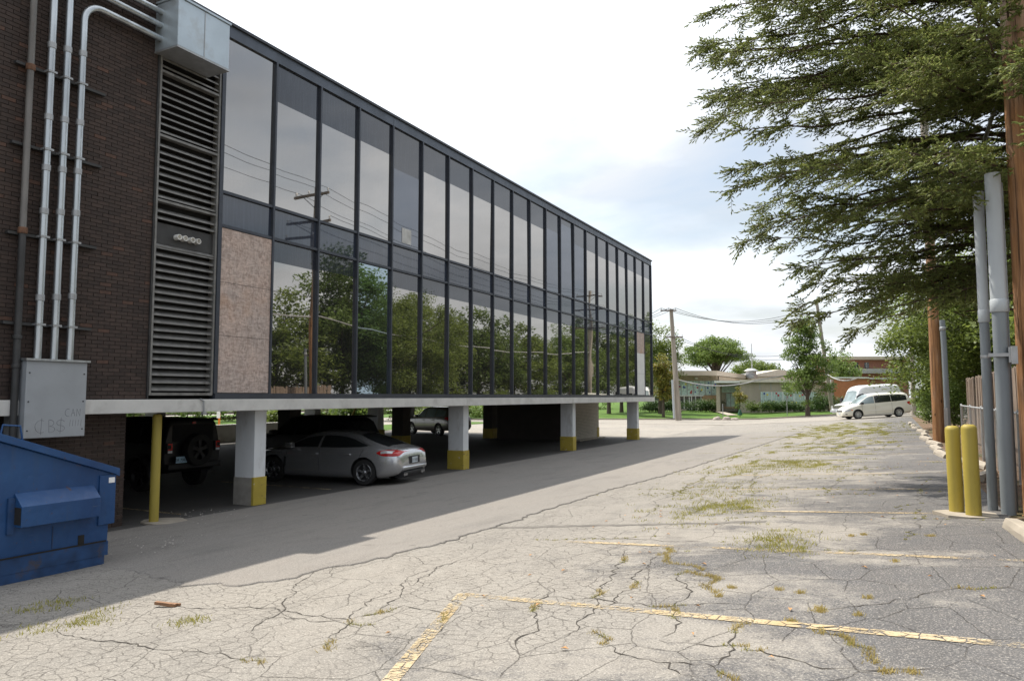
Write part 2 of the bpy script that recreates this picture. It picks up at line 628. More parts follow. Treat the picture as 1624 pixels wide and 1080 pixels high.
def glass_pane_mat(name, tint):
    m = newmat(name)
    t = NT(m)
    p = t.objc()
    bow = t.n('ShaderNodeBump', {'Strength': .13, 'Distance': .05, 'Height': t.noise(p, .55, 1, .3)}).outputs[0]
    dirt = t.ramp(t.noise(t.scaled(p, (1, 7, .35)), 3.0, 5), .45, .75, 0, .5)
    c = t.mix(dirt, tint, tuple(x * 2.2 + .012 for x in tint))
    t.out(t.bsdf(c, .02, 0, bow, 1.0))
    return m


MAT['glass'] = glass_pane_mat('dark_window_glass', (.026, .030, .040))
MAT['spandrel'] = glass_pane_mat('spandrel_glass', (.028, .036, .055))


def film_mat(name, col, fac):
    m = newmat(name)
    t = NT(m)
    p = t.objc()
    bow = t.n('ShaderNodeBump', {'Strength': .13, 'Distance': .05, 'Height': t.noise(p, .55, 1, .3)}).outputs[0]
    streak = t.noise(t.scaled(p, (1, 9, .25)), 2.5, 5)
    base = t.bsdf((.014, .015, .016), .03, 0, bow, .5)
    dust = t.n('ShaderNodeBsdfDiffuse', {'Color': (.35, .33, .31)}).outputs[0]
    gl = t.n('ShaderNodeBsdfGlossy', {'Color': col, 'Roughness': .012})
    t.t.links.new(bow, gl.inputs['Normal'])
    m1 = t.n('ShaderNodeMixShader', {0: fac})
    t.t.links.new(base, m1.inputs[1])
    t.t.links.new(gl.outputs[0], m1.inputs[2])
    m2 = t.n('ShaderNodeMixShader', {0: t.ramp(streak, .35, .8, .005, .05)})
    t.t.links.new(m1.outputs[0], m2.inputs[1])
    t.t.links.new(dust, m2.inputs[2])
    t.out(m2.outputs[0])
    return m


MAT['film'] = film_mat('reflective_window_film', (1.0, .94, .87), .38)
MAT['film_blue'] = film_mat('blue_reflective_film', (.72, .90, 1.0), .36)
MAT['film_dull'] = film_mat('dull_window_film', (.82, .88, 1.0), .13)


def carglass(name, col=(.012, .014, .015)):
    m = newmat(name)
    t = NT(m)
    t.out(t.bsdf(t.mix(t.ramp(t.noise(t.objc(), 1.5, 3), .3, .7), col, tuple(x * 1.6 for x in col)), .03, 0, None, .6))
    return m


MAT['carglass'] = carglass('tinted_car_glass')
MAT['carglass_lt'] = carglass('pale_car_glass', (.16, .20, .21))


def asphalt_mat(name, tan, dark, aged=True):
    m = newmat(name)
    t = NT(m)
    p = t.pos()
    sx = t.n('ShaderNodeSeparateXYZ')
    t.t.links.new(p, sx.inputs[0])
    n1 = t.noise(t.scaled(p, (.9, 1.5, 1)), .55, 9, .68, .4)
    n2 = t.noise(p, 3.5, 7, .7)
    sp = t.noise(p, 70, 3, .8)
    sp2 = t.noise(p, 34, 4, .8)
    # old sealer, kept mostly near the fence side of the lot
    k = t.math('ADD', n1, t.ramp(sx.outputs['X'], -4.6, .8, -.20, .15))
    k = t.math('ADD', k, t.math('MULTIPLY', t.math('SUBTRACT', sp2, .5), .34))
    k = t.math('ADD', k, t.math('MULTIPLY', t.math('SUBTRACT', n2, .5), .30))
    seal = t.ramp(k, .46, .60, 0, 1)
    c = t.mix(seal, tan, dark)
    c = t.mix(t.ramp(n2, .35, .75, 0, .45), c, t.mix(.5, c, (.20, .17, .14)))
    blot = t.noise(t.scaled(p, (1.1, .35, 1)), 1.7, 7, .7, .5)
    c = t.mix(t.ramp(t.noise(p, .23, 4, .6), .40, .62, 0, .5), c, t.mix(.5, c, (.16, .158, .155)))
    c = t.mix(t.ramp(blot, .50, .70, 0, .50), c, t.mix(.6, c, (.07, .066, .062)))
    c = t.mix(t.ramp(t.noise(p, 2.6, 5, .6), .66, .72, 0, .5), c, (.06, .055, .05))
    # aggregate speckle
    c = t.mix(t.ramp(sp, .54, .68, 0, .85), c, tuple(min(1, x * 1.6) for x in tan))
    c = t.mix(t.ramp(sp, .47, .33, 0, .75), c, t.mix(.75, c, (.03, .028, .026)))
    c = t.mix(t.ramp(sp2, .45, .30, 0, .5), c, t.mix(.6, c, (.05, .046, .04)))
    h = t.math('ADD', t.math('MULTIPLY', sp, .6), t.math('MULTIPLY', sp2, .4))
    rough = .88
    if aged:
        nz = t.n('ShaderNodeTexNoise', {'Scale': 2.2, 'Detail': 8, 'Roughness': .72})
        t.t.links.new(p, nz.inputs['Vector'])
        def cracks(scale, amt, width, sxy=(1, 1, 0)):
            mv = t.n('ShaderNodeVectorMath', operation='SCALE')
            t.t.links.new(nz.outputs['Color'], mv.inputs[0])
            mv.inputs['Scale'].default_value = amt
            ad = t.n('ShaderNodeVectorMath', operation='ADD')
            t.t.links.new(p, ad.inputs[0])
            t.t.links.new(mv.outputs[0], ad.inputs[1])
            vo = t.n('ShaderNodeTexVoronoi', {'Scale': scale}, feature='DISTANCE_TO_EDGE', voronoi_dimensions='2D')
            t.t.links.new(t.scaled(ad.outputs[0], sxy), vo.inputs['Vector'])
            d = t.math('DIVIDE', vo.outputs['Distance'], scale)
            return t.ramp(d, width * .35, width, 1, 0)
        wv = t.ramp(n2, .3, .7, .5, 1.5)
        big = cracks(1.5, .15, .0075, (1.25, .8, 0))
        big = t.math('MULTIPLY', big, t.ramp(t.noise(p, 1.1, 4), .36, .46, 0, 1))
        small = cracks(8.0, .13, .0058, (.8, 1.15, 0))
        zone = t.math('MULTIPLY', t.ramp(t.math('ADD', t.noise(p, .42, 3, .5), t.ramp(sx.outputs['X'], -6, 1.0, .14, -.14)), .47, .58), t.ramp(n2, .36, .52, .15, 1))
        small = t.math('MULTIPLY', small, zone)
        ck = t.math('MAXIMUM', big, t.math('MULTIPLY', small, .8))
        ck = t.math('MULTIPLY', ck, t.ramp(sp2, .36, .52, .25, 1))
        c = t.mix(t.math('MULTIPLY', ck, .66), c, (.028, .024, .02))
        # weeds and moss rooted in some of the joints
        h = t.math('SUBTRACT', h, t.math('MULTIPLY', ck, 3.0))
    t.out(t.bsdf(c, rough, 0, t.bump(h, .55, .006), .25))
    return m


MAT['lot'] = asphalt_mat('cracked_asphalt', (.275, .256, .228), (.085, .085, .09), True)
MAT['overlay'] = asphalt_mat('asphalt_overlay', (.235, .218, .198), (.15, .145, .14), False)
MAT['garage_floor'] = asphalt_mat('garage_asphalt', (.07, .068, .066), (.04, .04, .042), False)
MAT['street'] = asphalt_mat('pale_street', (.31, .285, .25), (.24, .225, .20), False)


def soil_mat():
    m = newmat('bark_mulch')
    t = NT(m)
    p = t.pos()
    c = t.mix(t.ramp(t.noise(p, 9, 6, .7), .3, .7), (.085, .055, .038), (.26, .18, .125))
    c = t.mix(t.ramp(t.noise(p, .9, 4), .5, .65, 0, .6), c, (.07, .09, .03))
    t.out(t.bsdf(c, .95, 0, t.bump(t.noise(p, 30, 6, .8), .9, .03), .2))
    return m


MAT['soil'] = soil_mat()


def grass_mat(name, a, b):
    m = newmat(name)
    t = NT(m)
    p = t.pos()
    c = t.mix(t.ramp(t.noise(p, .35, 6, .65), .3, .7), a, b)
    c = t.mix(t.ramp(t.noise(p, 8, 5, .7), .3, .7, 0, .4), c, tuple(x * .5 for x in a))
    t.out(t.bsdf(c, .9, 0, t.bump(t.noise(p, 20, 5), .8, .04), .2))
    return m


MAT['lawn'] = grass_mat('mown_lawn', (.055, .115, .018), (.11, .19, .03))
MAT['ground'] = grass_mat('rough_ground', (.08, .09, .04), (.15, .14, .08))


def leaf_mat(name, a, b, trans=.35, extra=None):
    m = newmat(name)
    t = NT(m)
    g = t.n('ShaderNodeNewGeometry')
    r_ = g.outputs['Random Per Island']
    c = t.mix(r_, a, b)
    big = t.noise(t.objc(), .9, 3)
    c = t.mix(t.ramp(big, .35, .65, 0, .55), c, tuple(x * .62 for x in a))
    if extra:
        c = t.mix(t.ramp(t.math('FRACT', t.math('MULTIPLY', r_, 13.7)), .86, .9, 0, .8), c, extra)
    d = t.bsdf(c, .5, 0, None, .35)
    tr = t.n('ShaderNodeBsdfTranslucent')
    t.t.links.new(t.mix(.5, c, (c0 := tuple(min(1, x * 1.5) for x in b))), tr.inputs['Color'])
    mxs = t.n('ShaderNodeMixShader', {0: trans})
    t.t.links.new(d, mxs.inputs[1])
    t.t.links.new(tr.outputs[0], mxs.inputs[2])
    t.out(mxs.outputs[0])
    return m


MAT['leaf'] = leaf_mat('green_leaves', (.085, .13, .026), (.18, .225, .048), .45)
MAT['leaf_yellow'] = leaf_mat('yellow_green_leaves', (.12, .14, .025), (.25, .23, .045), extra=(.30, .17, .03))
MAT['leaf_pale'] = leaf_mat('pale_green_leaves', (.10, .16, .032), (.18, .25, .06))
MAT['leaf_dark'] = leaf_mat('dark_green_leaves', (.062, .105, .024), (.13, .18, .04), .45)
MAT['juniper'] = leaf_mat('juniper_needles', (.04, .085, .018), (.085, .15, .03), .15)
MAT['needles'] = leaf_mat('spruce_needles', (.14, .19, .062), (.35, .39, .13), .48, extra=(.17, .12, .04))
MAT['weed'] = leaf_mat('crack_grass', (.22, .24, .04), (.42, .37, .09), .3)
MAT['weed_dry'] = leaf_mat('dry_crack_grass', (.36, .29, .09), (.55, .44, .18), .3)


def stall_paint():
    m = newmat('worn_yellow_line')
    t = NT(m)
    p = t.pos()
    c = t.mix(t.ramp(t.noise(p, 4, 4), .3, .7), (.41, .30, .15), (.49, .41, .28))
    d = t.bsdf(c, .7, 0, t.bump(t.noise(p, 90, 3), .5, .004), .3)
    k = t.math('ADD', t.math('MULTIPLY', t.noise(p, 26, 6, .75), .55), t.math('MULTIPLY', t.noise(p, 1.1, 3), .45))
    vo = t.n('ShaderNodeTexVoronoi', {'Scale': 9.0}, feature='DISTANCE_TO_EDGE')
    t.t.links.new(p, vo.inputs['Vector'])
    keep = t.math('MULTIPLY', t.ramp(k, .447, .547), t.ramp(vo.outputs['Distance'], .02, .05))
    tr = t.n('ShaderNodeBsdfTransparent')
    ms = t.n('ShaderNodeMixShader', {0: keep})
    t.t.links.new(tr.outputs[0], ms.inputs[1])
    t.t.links.new(d, ms.inputs[2])
    t.out(ms.outputs[0])
    return m


MAT['line'] = stall_paint()


def chipped_yellow():
    m = newmat('chipped_yellow_paint')
    t = NT(m)
    p = t.pos()
    c = t.mix(t.ramp(t.noise(p, 3, 4), .3, .7), (.42, .32, .055), (.50, .39, .065))
    k = t.noise(p, 6.5, 6, .7, .4)
    c = t.mix(t.ramp(k, .63, .655), c, (.66, .65, .62))
    c = t.mix(t.ramp(t.noise(t.scaled(p, (1, 1, 4)), 5, 5), .62, .68, 0, .8), c, (.13, .11, .07))
    t.out(t.bsdf(c, .55, 0, t.bump(k, .3, .006), .4))
    return m


MAT['chip_yellow'] = chipped_yellow()


def bollard_paint():
    m = newmat('scuffed_bollard_paint')
    t = NT(m)
    p = t.objc()
    c = t.mix(t.ramp(t.noise(t.scaled(p, (1, 1, .3)), 4, 5), .3, .7), (.36, .285, .055), (.43, .34, .065))
    k = t.noise(t.scaled(p, (1, 1, .6)), 11, 3, .5, .6)
    c = t.mix(t.ramp(k, .70, .72), c, (.10, .10, .10))
    c = t.mix(t.ramp(t.noise(t.scaled(p, (1, 1, .15)), 9, 6, .7), .56, .72, 0, .55), c, (.16, .125, .05))
    t.out(t.bsdf(c, .55, 0, t.bump(k, .25, .004), .4))
    return m


MAT['yellow'] = bollard_paint()


def pale_brick():
    m = newmat('white_painted_brick')
    t = NT(m)
    b = t.n('ShaderNodeTexBrick', {'Scale': 1.0, 'Mortar Size': .012, 'Brick Width': .24, 'Row Height': .08,
                                   'Color1': (.56, .52, .45, 1), 'Color2': (.48, .44, .38, 1), 'Mortar': (.30, .27, .24, 1)})
    v = t.n('ShaderNodeVectorMath', operation='ADD')
    s = t.n('ShaderNodeSeparateXYZ')
    t.t.links.new(t.pos(), s.inputs[0])
    cmb = t.n('ShaderNodeCombineXYZ')
    t.t.links.new(t.math('ADD', s.outputs[0], s.outputs[1]), cmb.inputs[0])
    t.t.links.new(s.outputs[2], cmb.inputs[1])
    t.t.links.new(cmb.outputs[0], b.inputs['Vector'])
    t.out(t.bsdf(b.outputs['Color'], .8, 0, t.bump(b.outputs['Fac'], -.4, .01), .3))
    return m


MAT['pale_brick'] = pale_brick()

# ------------------------------------------------------------------ ground
def grid_sheet(name, mat, x0, x1, y0, y1, nx, ny, zf, kind='structure'):
    mb = MB()
    xs = [x0 + (x1 - x0) * i / nx for i in range(nx + 1)]
    ys = [y0 + (y1 - y0) * j / ny for j in range(ny + 1)]
    mb.v = [(x, y, zf(x, y)) for y in ys for x in xs]
    w = nx + 1
    mb.f = [(j * w + i, j * w + i + 1, (j + 1) * w + i + 1, (j + 1) * w + i) for j in range(ny) for i in range(nx)]
    return tag(mb.build(name, mat, fixn=False), kind=kind)


grid_sheet('ground', MAT['ground'], -700, 700, -300, 1400, 8, 8, lambda x, y: -.25)


def lot_z(x, y):
    return G(x)


lot = grid_sheet('parking_lot', MAT['lot'], -12.37, 1.28, -14, 62, 24, 6, lot_z)
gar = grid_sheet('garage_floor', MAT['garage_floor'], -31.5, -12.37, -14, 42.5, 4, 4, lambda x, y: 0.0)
grid_sheet('garage_forecourt', MAT['street'], -36, -12.37, 42.5, 62, 4, 4, lambda x, y: 0.0)
strip = grid_sheet('planting_strip', MAT['soil'], 1.28, 30, -14, 90, 40, 100,
                   lambda x, y: .875 + (.03 * math.sin(x * 3.1 + y * 1.7) + .025 * math.sin(y * 2.3 - x)) * (1 if x > 1.4 else 0) - .02)

# street and lawn across the way (laid out square to the view direction)
def cam_sheet(name, mat, pts, kind='structure'):
    """pts: rows of (px, Z, z)"""
    mb = MB()
    rows = [[(*cp(px, Z), z) for px, Z, z in row] for row in pts]
    for a, b in zip(rows, rows[1:]):
        mb.strip(a, b)
    return tag(mb.build(name, mat, fixn=False), kind=kind)


grid_sheet('street', MAT['street'], -46, 8, 62, 92, 27, 2, lambda x, y: G(x) + .012 if x < 1.28 else .885)
LW = [700, 760, 850, 930, 1010, 1060, 1100, 1130, 1165, 1200, 1240, 1285, 1330, 1400, 1500, 1600]


def kz(px, Z=75.2):
    return G(cp(px, Z)[0])


cam_sheet('lawn', MAT['lawn'], [[(p_, 75.2, kz(p_) + .13) for p_ in LW], [(p_, 80, kz(p_) + .33) for p_ in LW], [(p_, 86, .45 + kz(p_) * .5) for p_ in LW],
                                [(p_, 110, .9) for p_ in LW], [(p_, 320, .9) for p_ in LW]])
kerb = MB()
for pa, pb in zip(LW, LW[1:]):
    za, zb = kz(pa, 75), kz(pb, 75)
    a0, a1, b0, b1 = cp(pa, 75), cp(pa, 75.25), cp(pb, 75), cp(pb, 75.25)
    kerb.add([(*a0, za - .1), (*b0, zb - .1), (*b1, zb - .1), (*a1, za - .1), (*a0, za + .14), (*b0, zb + .14), (*b1, zb + .14), (*a1, za + .14)],
             [(0, 1, 5, 4), (4, 5, 6, 7), (1, 2, 6, 5), (2, 3, 7, 6), (3, 0, 4, 7)])
tag(kerb.build('kerb', MAT['paleconc']), kind='structure')
cam_sheet('footpath', MAT['paleconc'], [[(1122, 92, .74), (1132, 92, .74)], [(1140, 84, .52), (1152, 84, .54)], [(1152, 79, .37), (1168, 79, .40)]])

# behind the garage: verge, road, gravel bed with the railway
grid_sheet('verge', MAT['lawn'], -37.5, -31.5, -40, 60, 2, 6, lambda x, y: .02)
grid_sheet('back_road', MAT['street'], -50, -37.5, -60, 90, 2, 6, lambda x, y: .0)
grid_sheet('far_verge', MAT['lawn'], -110, -50, -60, 160, 6, 6, lambda x, y: .03 + max(0, (-56 - x)) * .012)
grid_sheet('gravel_bed', MAT['greyconc'], -66, -58, -60, 160, 2, 6, lambda x, y: .55)

# newer asphalt layer in front of the building, with its broken edge
EDGE = [(165, 897), (205, 904), (250, 917), (300, 928), (335, 926), (372, 930), (420, 925), (468, 917), (505, 903), (540, 897), (575, 893), (612, 884), (636, 875),
        (680, 866), (718, 857), (742, 846), (765, 841), (810, 828), (832, 820), (850, 813), (890, 801), (935, 787), (970, 776), (1000, 768), (1050, 755), (1100, 740), (1150, 724), (1200, 708), (1240, 695), (1275, 684)]
edge = [(-12.36 + .15 * i, 6.62 + random.gauss(0, .01)) for i in range(20)]
for (ax, ay), (bx, by) in zip(EDGE, EDGE[1:]):
    A, B = gp(ax, ay), gp(bx, by)
    n_ = max(2, int(math.dist(A, B) / .08))
    for i in range(n_):
        t_ = i / n_
        j = .0 if i == 0 else random.gauss(0, .02)
        edge.append((A[0] + (B[0] - A[0]) * t_ + j + .03 * math.sin(i * .9 + ax), A[1] + (B[1] - A[1]) * t_ + random.gauss(0, .016) + .045 * math.sin(i * .43 + ay) + .03 * math.sin(i * 1.1)))
from mathutils.geometry import tessellate_polygon
ov = MB()
n_ = len(edge)


def outward(i):
    a, b = edge[max(i - 2, 0)], edge[min(i + 2, n_ - 1)]
    d = math.hypot(b[0] - a[0], b[1] - a[1]) or 1
    return (b[1] - a[1]) / d, -(b[0] - a[0]) / d


lh = [.006 + .012 * min(1, max(0, (x + 9.0) / 2.0)) for x, y in edge]
top = [(x, y, G(x) + h_) for (x, y), h_ in zip(edge, lh)]
lip, foot = [], []
for i, ((x, y), h_) in enumerate(zip(edge, lh)):
    u, v = outward(i)
    lip.append((x + u * .012, y + v * .012, G(x + u * .012) + h_ * .7))
    foot.append((x + u * .03, y + v * .03, G(x + u * .03) - .008))
outline = top + [(-12.37, edge[-1][1], .008)]
ov.add(outline, [tuple(t_) for t_ in tessellate_polygon([[Vector(q_) for q_ in outline]])])
ov.strip(top, lip).strip(lip, foot)
overlay = tag(ov.build('drive_lane', MAT['overlay'], fixn=True), kind='structure')

# major cracks: jagged ribbons just over the asphalt, weeds rooted in them
def crack_path(a, b, wob=.10, seg=.10):
    n = max(3, int(math.dist(a, b) / seg))
    off = 0
    pts = []
    dx, dy = b[0] - a[0], b[1] - a[1]
    L = math.hypot(dx, dy)
    px_, py_ = -dy / L, dx / L
    for i in range(n + 1):
        t_ = i / n
        off = off * .9 + random.gauss(0, wob * .35)
        e = min(1, min(t_, 1 - t_) * 8)
        pts.append((a[0] + dx * t_ + px_ * off * e, a[1] + dy * t_ + py_ * off * e))
    return pts


CR = []
# traced from the photograph (pixel pairs on the ground)
for pl in [[(500, 905), (470, 940), (440, 975), (400, 1005)], [(735, 945), (700, 1000), (640, 1045)], [(870, 930), (850, 960), (855, 1000), (835, 1040)], [(1000, 870), (970, 905), (945, 945), (915, 985), (890, 1010)],
           [(1045, 880), (1010, 925), (960, 970)], [(1090, 905), (1068, 960), (1050, 1010)], [(1200, 985), (1165, 1030), (1110, 1060)], [(1050, 1050), (1120, 1052), (1165, 1078)],
           [(940, 1000), (1000, 1040), (1060, 1060), (1120, 1080)], [(1190, 958), (1060, 962), (960, 952), (860, 945)], [(1624, 930), (1500, 935), (1420, 950), (1345, 962), (1290, 968)],
           [(400, 975), (520, 985), (640, 960), (760, 972)], [(200, 960), (330, 965), (480, 975), (600, 1000)], [(90, 1000), (250, 1030), (420, 1060)], [(620, 935), (560, 985), (520, 1030)],
           [(1045, 1015), (1180, 1024), (1330, 1060), (1500, 1060)], [(690, 900), (640, 930), (605, 970)], [(760, 880), (690, 905), (650, 930)],
           [(1060, 870), (1062, 893), (1100, 908), (1140, 918), (1135, 940)], [(1230, 845), (1225, 872), (1260, 880)], [(1300, 1000), (1350, 1020), (1385, 1050)]]:
    w = [gp(*q) for q in pl]
    path = []
    for a, b in zip(w, w[1:]):
        path += crack_path(a, b, .07, .06)[:-1]
    CR.append((path + [w[-1]], 1.0))
# random long ones further up the lot, mostly along its length
for k in range(46):
    y0 = random.uniform(9, 50)
    x0 = random.uniform(-5.2, .6)
    L = random.uniform(2, 7)
    CR.append((crack_path((x0, y0), (x0 + random.uniform(-.7, .7), y0 + L), .12, .12), .9))
for k in range(46):
    y0 = random.uniform(8, 52)
    x0 = random.uniform(-5.6, -1.0)
    CR.append((crack_path((x0, y0), (x0 + random.uniform(1.2, 4.0), y0 + random.uniform(-.5, .5)), .10, .12), .8))
CR.append(([(x + .028, y) for x, y in edge if x > -6.95], 1.4))
cr = MB()
for path, wgt in CR:
    n = len(path)
    A, B = [], []
    for i, (x, y) in enumerate(path):
        x2, y2 = path[min(i + 1, n - 1)]
        x1, y1 = path[max(i - 1, 0)]
        d = math.hypot(x2 - x1, y2 - y1) or 1
        nx_, ny_ = -(y2 - y1) / d, (x2 - x1) / d
        w = (.002 + .0065 * random.random() ** 1.8) * wgt * min(1, .25 + 5 * min(i, n - 1 - i) / n)
        A.append((x + nx_ * w, y + ny_ * w, G(x) + .004))
        B.append((x - nx_ * w, y - ny_ * w, G(x) + .004))
    cr.strip(A, B)
tag(cr.build('pavement_crack', M('crack_dirt', (.05, .043, .036), .95), lot, fixn=False), kind='stuff')


st_ = crack_path(gp(742, 838), gp(1215, 827), .05, .15)
sm = MB()
sm.strip([(x, y + random.uniform(.02, .10), G(x) + .003) for x, y in st_], [(x, y - random.uniform(.04, .14), G(x) + .003) for x, y in st_])
sm.build('patched_trench', M('trench_patch', (.135, .125, .112), .95, var=.35, scale=8, bump=.5, bscale=60), lot, fixn=False)
# painted stall lines
def line_strip(a, b, w=.11, z=.006):
    mb = MB()
    n = max(2, int(math.dist(a, b) / .4))
    dx, dy = b[0] - a[0], b[1] - a[1]
    L = math.hypot(dx, dy)
    nx_, ny_ = -dy / L * w / 2, dx / L * w / 2
    A, B = [], []
    for i in range(n + 1):
        t_ = i / n
        x, y = a[0] + dx * t_, a[1] + dy * t_
        A.append((x + nx_, y + ny_, G(x + nx_) + z))
        B.append((x - nx_, y - ny_, G(x - nx_) + z))
    mb.strip(A, B)
    return mb.build('stall_line', MAT['line'], lot, fixn=False)


line_strip((-3.58, 6.06), (1.25, 5.66), .125)
line_strip((-3.6, 6.10), (-2.50, 2.9), .12)
line_strip((-3.95, 8.87), (1.25, 8.46), .11)
for k, (xa, xb) in enumerate([(-2.2, .7), (-2.6, 1.2), (-3.4, 1.0), (-3.9, 1.1), (-3.7, 1.0), (-3.6, 1.0), (-3.8, 1.0), (-3.8, 1.0)]):
    y = 11.62 + 2.93 * k
    line_strip((xa, y + .12), (xb, y - .05), .10)
for k, yy in enumerate([10.6, 15.1, 18.4]):
    a = MB()
    a.box(-17.0, -12.9, yy - .05, yy + .05, .002, .006)
    a.build('stall_line', MAT['line'], gar)


# grass in the cracks
def blades(points, per, hmin, hmax, spread, mat, name, parent):
    P = np.repeat(np.array(points, dtype=float), per, axis=0)
    n = len(P)
    P[:, :2] += rng.normal(0, spread, (n, 2))
    P[:, 2] = .788 + .0637 * np.clip(P[:, 0], -12.37, 1.5)
    h = rng.uniform(hmin, hmax, n)
    a = rng.uniform(0, 2 * PI, n)
    w = h * rng.uniform(.06, .12, n) + .001
    lean = rng.uniform(.2, 1.0, n) * h
    b = rng.uniform(0, 2 * PI, n)
    d = np.stack([np.cos(a) * w, np.sin(a) * w, np.zeros(n)], 1)
    tip = P + np.stack([np.cos(b) * lean, np.sin(b) * lean, h], 1)
    tri = np.stack([P - d, P + d, tip], 1)
    o = np_mesh(name, tri.reshape(-1, 3), 3, mat, parent)
    return tag(o, kind='stuff')


wp, wd = [], []
for path, wgt in CR[21:-1]:
    ph = random.uniform(0, 6)
    dens = .75 if path[0][1] > 12 else .45
    for i, (x, y) in enumerate(path):
        if math.sin(i * .35 + ph) + random.gauss(0, .5) > 1.0 - 2 * dens * .62:
            wp.append((x, y, 0))
for path, wgt in CR[:21]:
    ph = random.uniform(0, 6)
    for i, (x, y) in enumerate(path):
        if math.sin(i * .25 + ph) > .80 and x > -4.2:
            (wd if random.random() < .5 else wp).append((x, y, 0))
for path, _ in [CR[18], CR[20]]:
    wd += [(x, y, 0) for x, y in path]
blades(wp, 26, .005, .024, .018, MAT['weed'], 'crack_weeds', lot)
# tufts that stand by themselves
tuft = [gp(*q) for q in [(1300, 965), (1378, 948), (1362, 975), (1270, 940), (1235, 935), (1160, 932), (1255, 985), (1303, 970), (1405, 1065), (1445, 1066), (1420, 890), (1350, 850), (1370, 848), (1476, 850), (1140, 945)]]
wd += [(x, y, 0) for x, y in tuft for _ in range(3)]
blades(wd, 30, .008, .036, .022, MAT['weed_dry'], 'dry_weeds', lot)
patch = []
for q, s, n in [((1160, 803), .35, 130), ((1240, 852), .22, 50), ((1225, 868), .2, 40), ((1205, 742), .6, 150), ((1290, 738), .6, 90), ((1250, 735), .5, 90), ((1110, 812), .5, 70), ((1130, 778), .6, 90), ((115, 985), .15, 30), ((75, 962), .12, 20), ((300, 985), .06, 10)]:
    c0 = gp(*q)
    patch += [(c0[0] + random.gauss(0, s), c0[1] + random.gauss(0, s * 1.6), 0) for _ in range(n)]
for _ in range(150):      # the weedy far half of the lot: grass strung along the joints
    y0 = random.triangular(13, 56, 42)
    x0 = random.gauss(-2.3, 1.35)
    a = random.choice((1.57, 1.57, 1.3, 1.9, .2, 2.9)) + random.gauss(0, .15)
    L = random.uniform(.8, 4.5)
    ph = random.uniform(0, 6)
    for k in range(int(L / .05)):
        if math.sin(k * .09 + ph) + random.gauss(0, .7) > .1:
            x = x0 + math.cos(a) * k * .05 + .1 * math.sin(k * .13 + ph)
            if -6 < x < 1: patch.append((x + random.gauss(0, .05), y0 + math.sin(a) * k * .05, 0))
blades(patch, 18, .006, .048, .06, MAT['weed'], 'lot_weeds', lot)

# ------------------------------------------------------------------ office building
FX = -12.2                     # facade plane
B0 = thing('office_building', 'two storey dark glass office block raised on white columns over a garage', 'building', (FX, 10.7, 0))


def bpart(name, mb, mat, parent=None, **k):
    return mb.build(name, mat, parent or B0, **k)


ZT, ZR = 9.92, 10.2
YS, YE = 10.70, 41.75
NP = 21
PW = (YE - YS) / NP
# masses
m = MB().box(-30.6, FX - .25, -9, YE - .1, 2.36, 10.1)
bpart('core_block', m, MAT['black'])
bpart('roof_deck', MB().box(-30.7, FX - .02, -9, YE, 10.1, 10.16), MAT['cap'])
bpart('garage_soffit', MB().box(-30.6, FX - .26, -9, YE - .12, 2.29, 2.355), MAT['soffit'])
bpart('end_wall', MB().box(-30.6, FX - .05, YE - .1, YE, 2.34, 10.1), MAT['frame'])
bpart('edge_beam', MB().box(FX - .42, FX + .10, -9, YE + .16, 2.08, 2.325), MAT['concrete_white'], bevel=.012)
bpart('rear_beam', MB().box(-30.6, -30.1, -9, YE, 2.02, 2.30), MAT['concrete_white'])
for yy in (12.0, 21.1, 30.5, 39.6):
    bpart('cross_beam', MB().box(-30.1, FX - .43, yy - .2, yy + .2, 2.10, 2.288), MAT['soffit'])
# fascia in three sheets with joints, and a cap
fy = [YS - .02] + [YS + PW * k for k in (4, 8, 12, 16)] + [YE + .04]
for a, b in zip(fy, fy[1:]):
    bpart('fascia_panel', MB().box(FX - .1, FX + .05, a + .006, b - .006, ZT, ZR - .03), MAT['fascia'])
bpart('roof_cap', MB().box(FX - .4, FX + .10, -9, YE + .08, ZR - .03, ZR + .03), MAT['cap'])
bpart('sill_rail', MB().box(FX - .1, FX + .075, YS - .02, YE + .03, 2.328, 2.445), MAT['frame'])
for z0, z1 in ((5.86, 5.92), (6.57, 6.63)):
    bpart('transom', MB().box(FX - .06, FX + .045, YS, YE, z0, z1), MAT['frame'])
for k in range(NP + 1):
    y = YS + PW * k
    w = .026 if k not in (0, NP) else .045
    bpart('mullion', MB().box(FX - .06, FX + .062, y - w, y + w, 2.446, ZT - .002), MAT['frame'])


def pane(name, y0, y1, z0, z1, mat, fl=None, film=None):
    """glass sheet with a slight individual tilt, so neighbouring reflections break at the frames"""
    ty, tz = random.gauss(0, .0014), random.gauss(0, .0030)
    def X(y, z, o=0): return FX - .012 + o + ty * (y - (y0 + y1) / 2) + tz * (z - (z0 + z1) / 2)
    def sheet(za, zb, o, th):
        mb = MB()
        vs = [(X(y, z, o), y, z) for y, z in ((y0, za), (y1, za), (y1, zb), (y0, zb))] + [(X(y, z, o) - th, y, z) for y, z in ((y0, za), (y1, za), (y1, zb), (y0, zb))]
        return mb.add(vs, [(0, 1, 2, 3), (7, 6, 5, 4), (0, 4, 5, 1), (1, 5, 6, 2), (2, 6, 7, 3), (3, 7, 4, 0)])
    g = bpart(name, sheet(z0, z1, 0, .012), mat)
    if film:
        bpart('window_film', sheet(fl[0], fl[1], .003, .002), film, g)
    return g


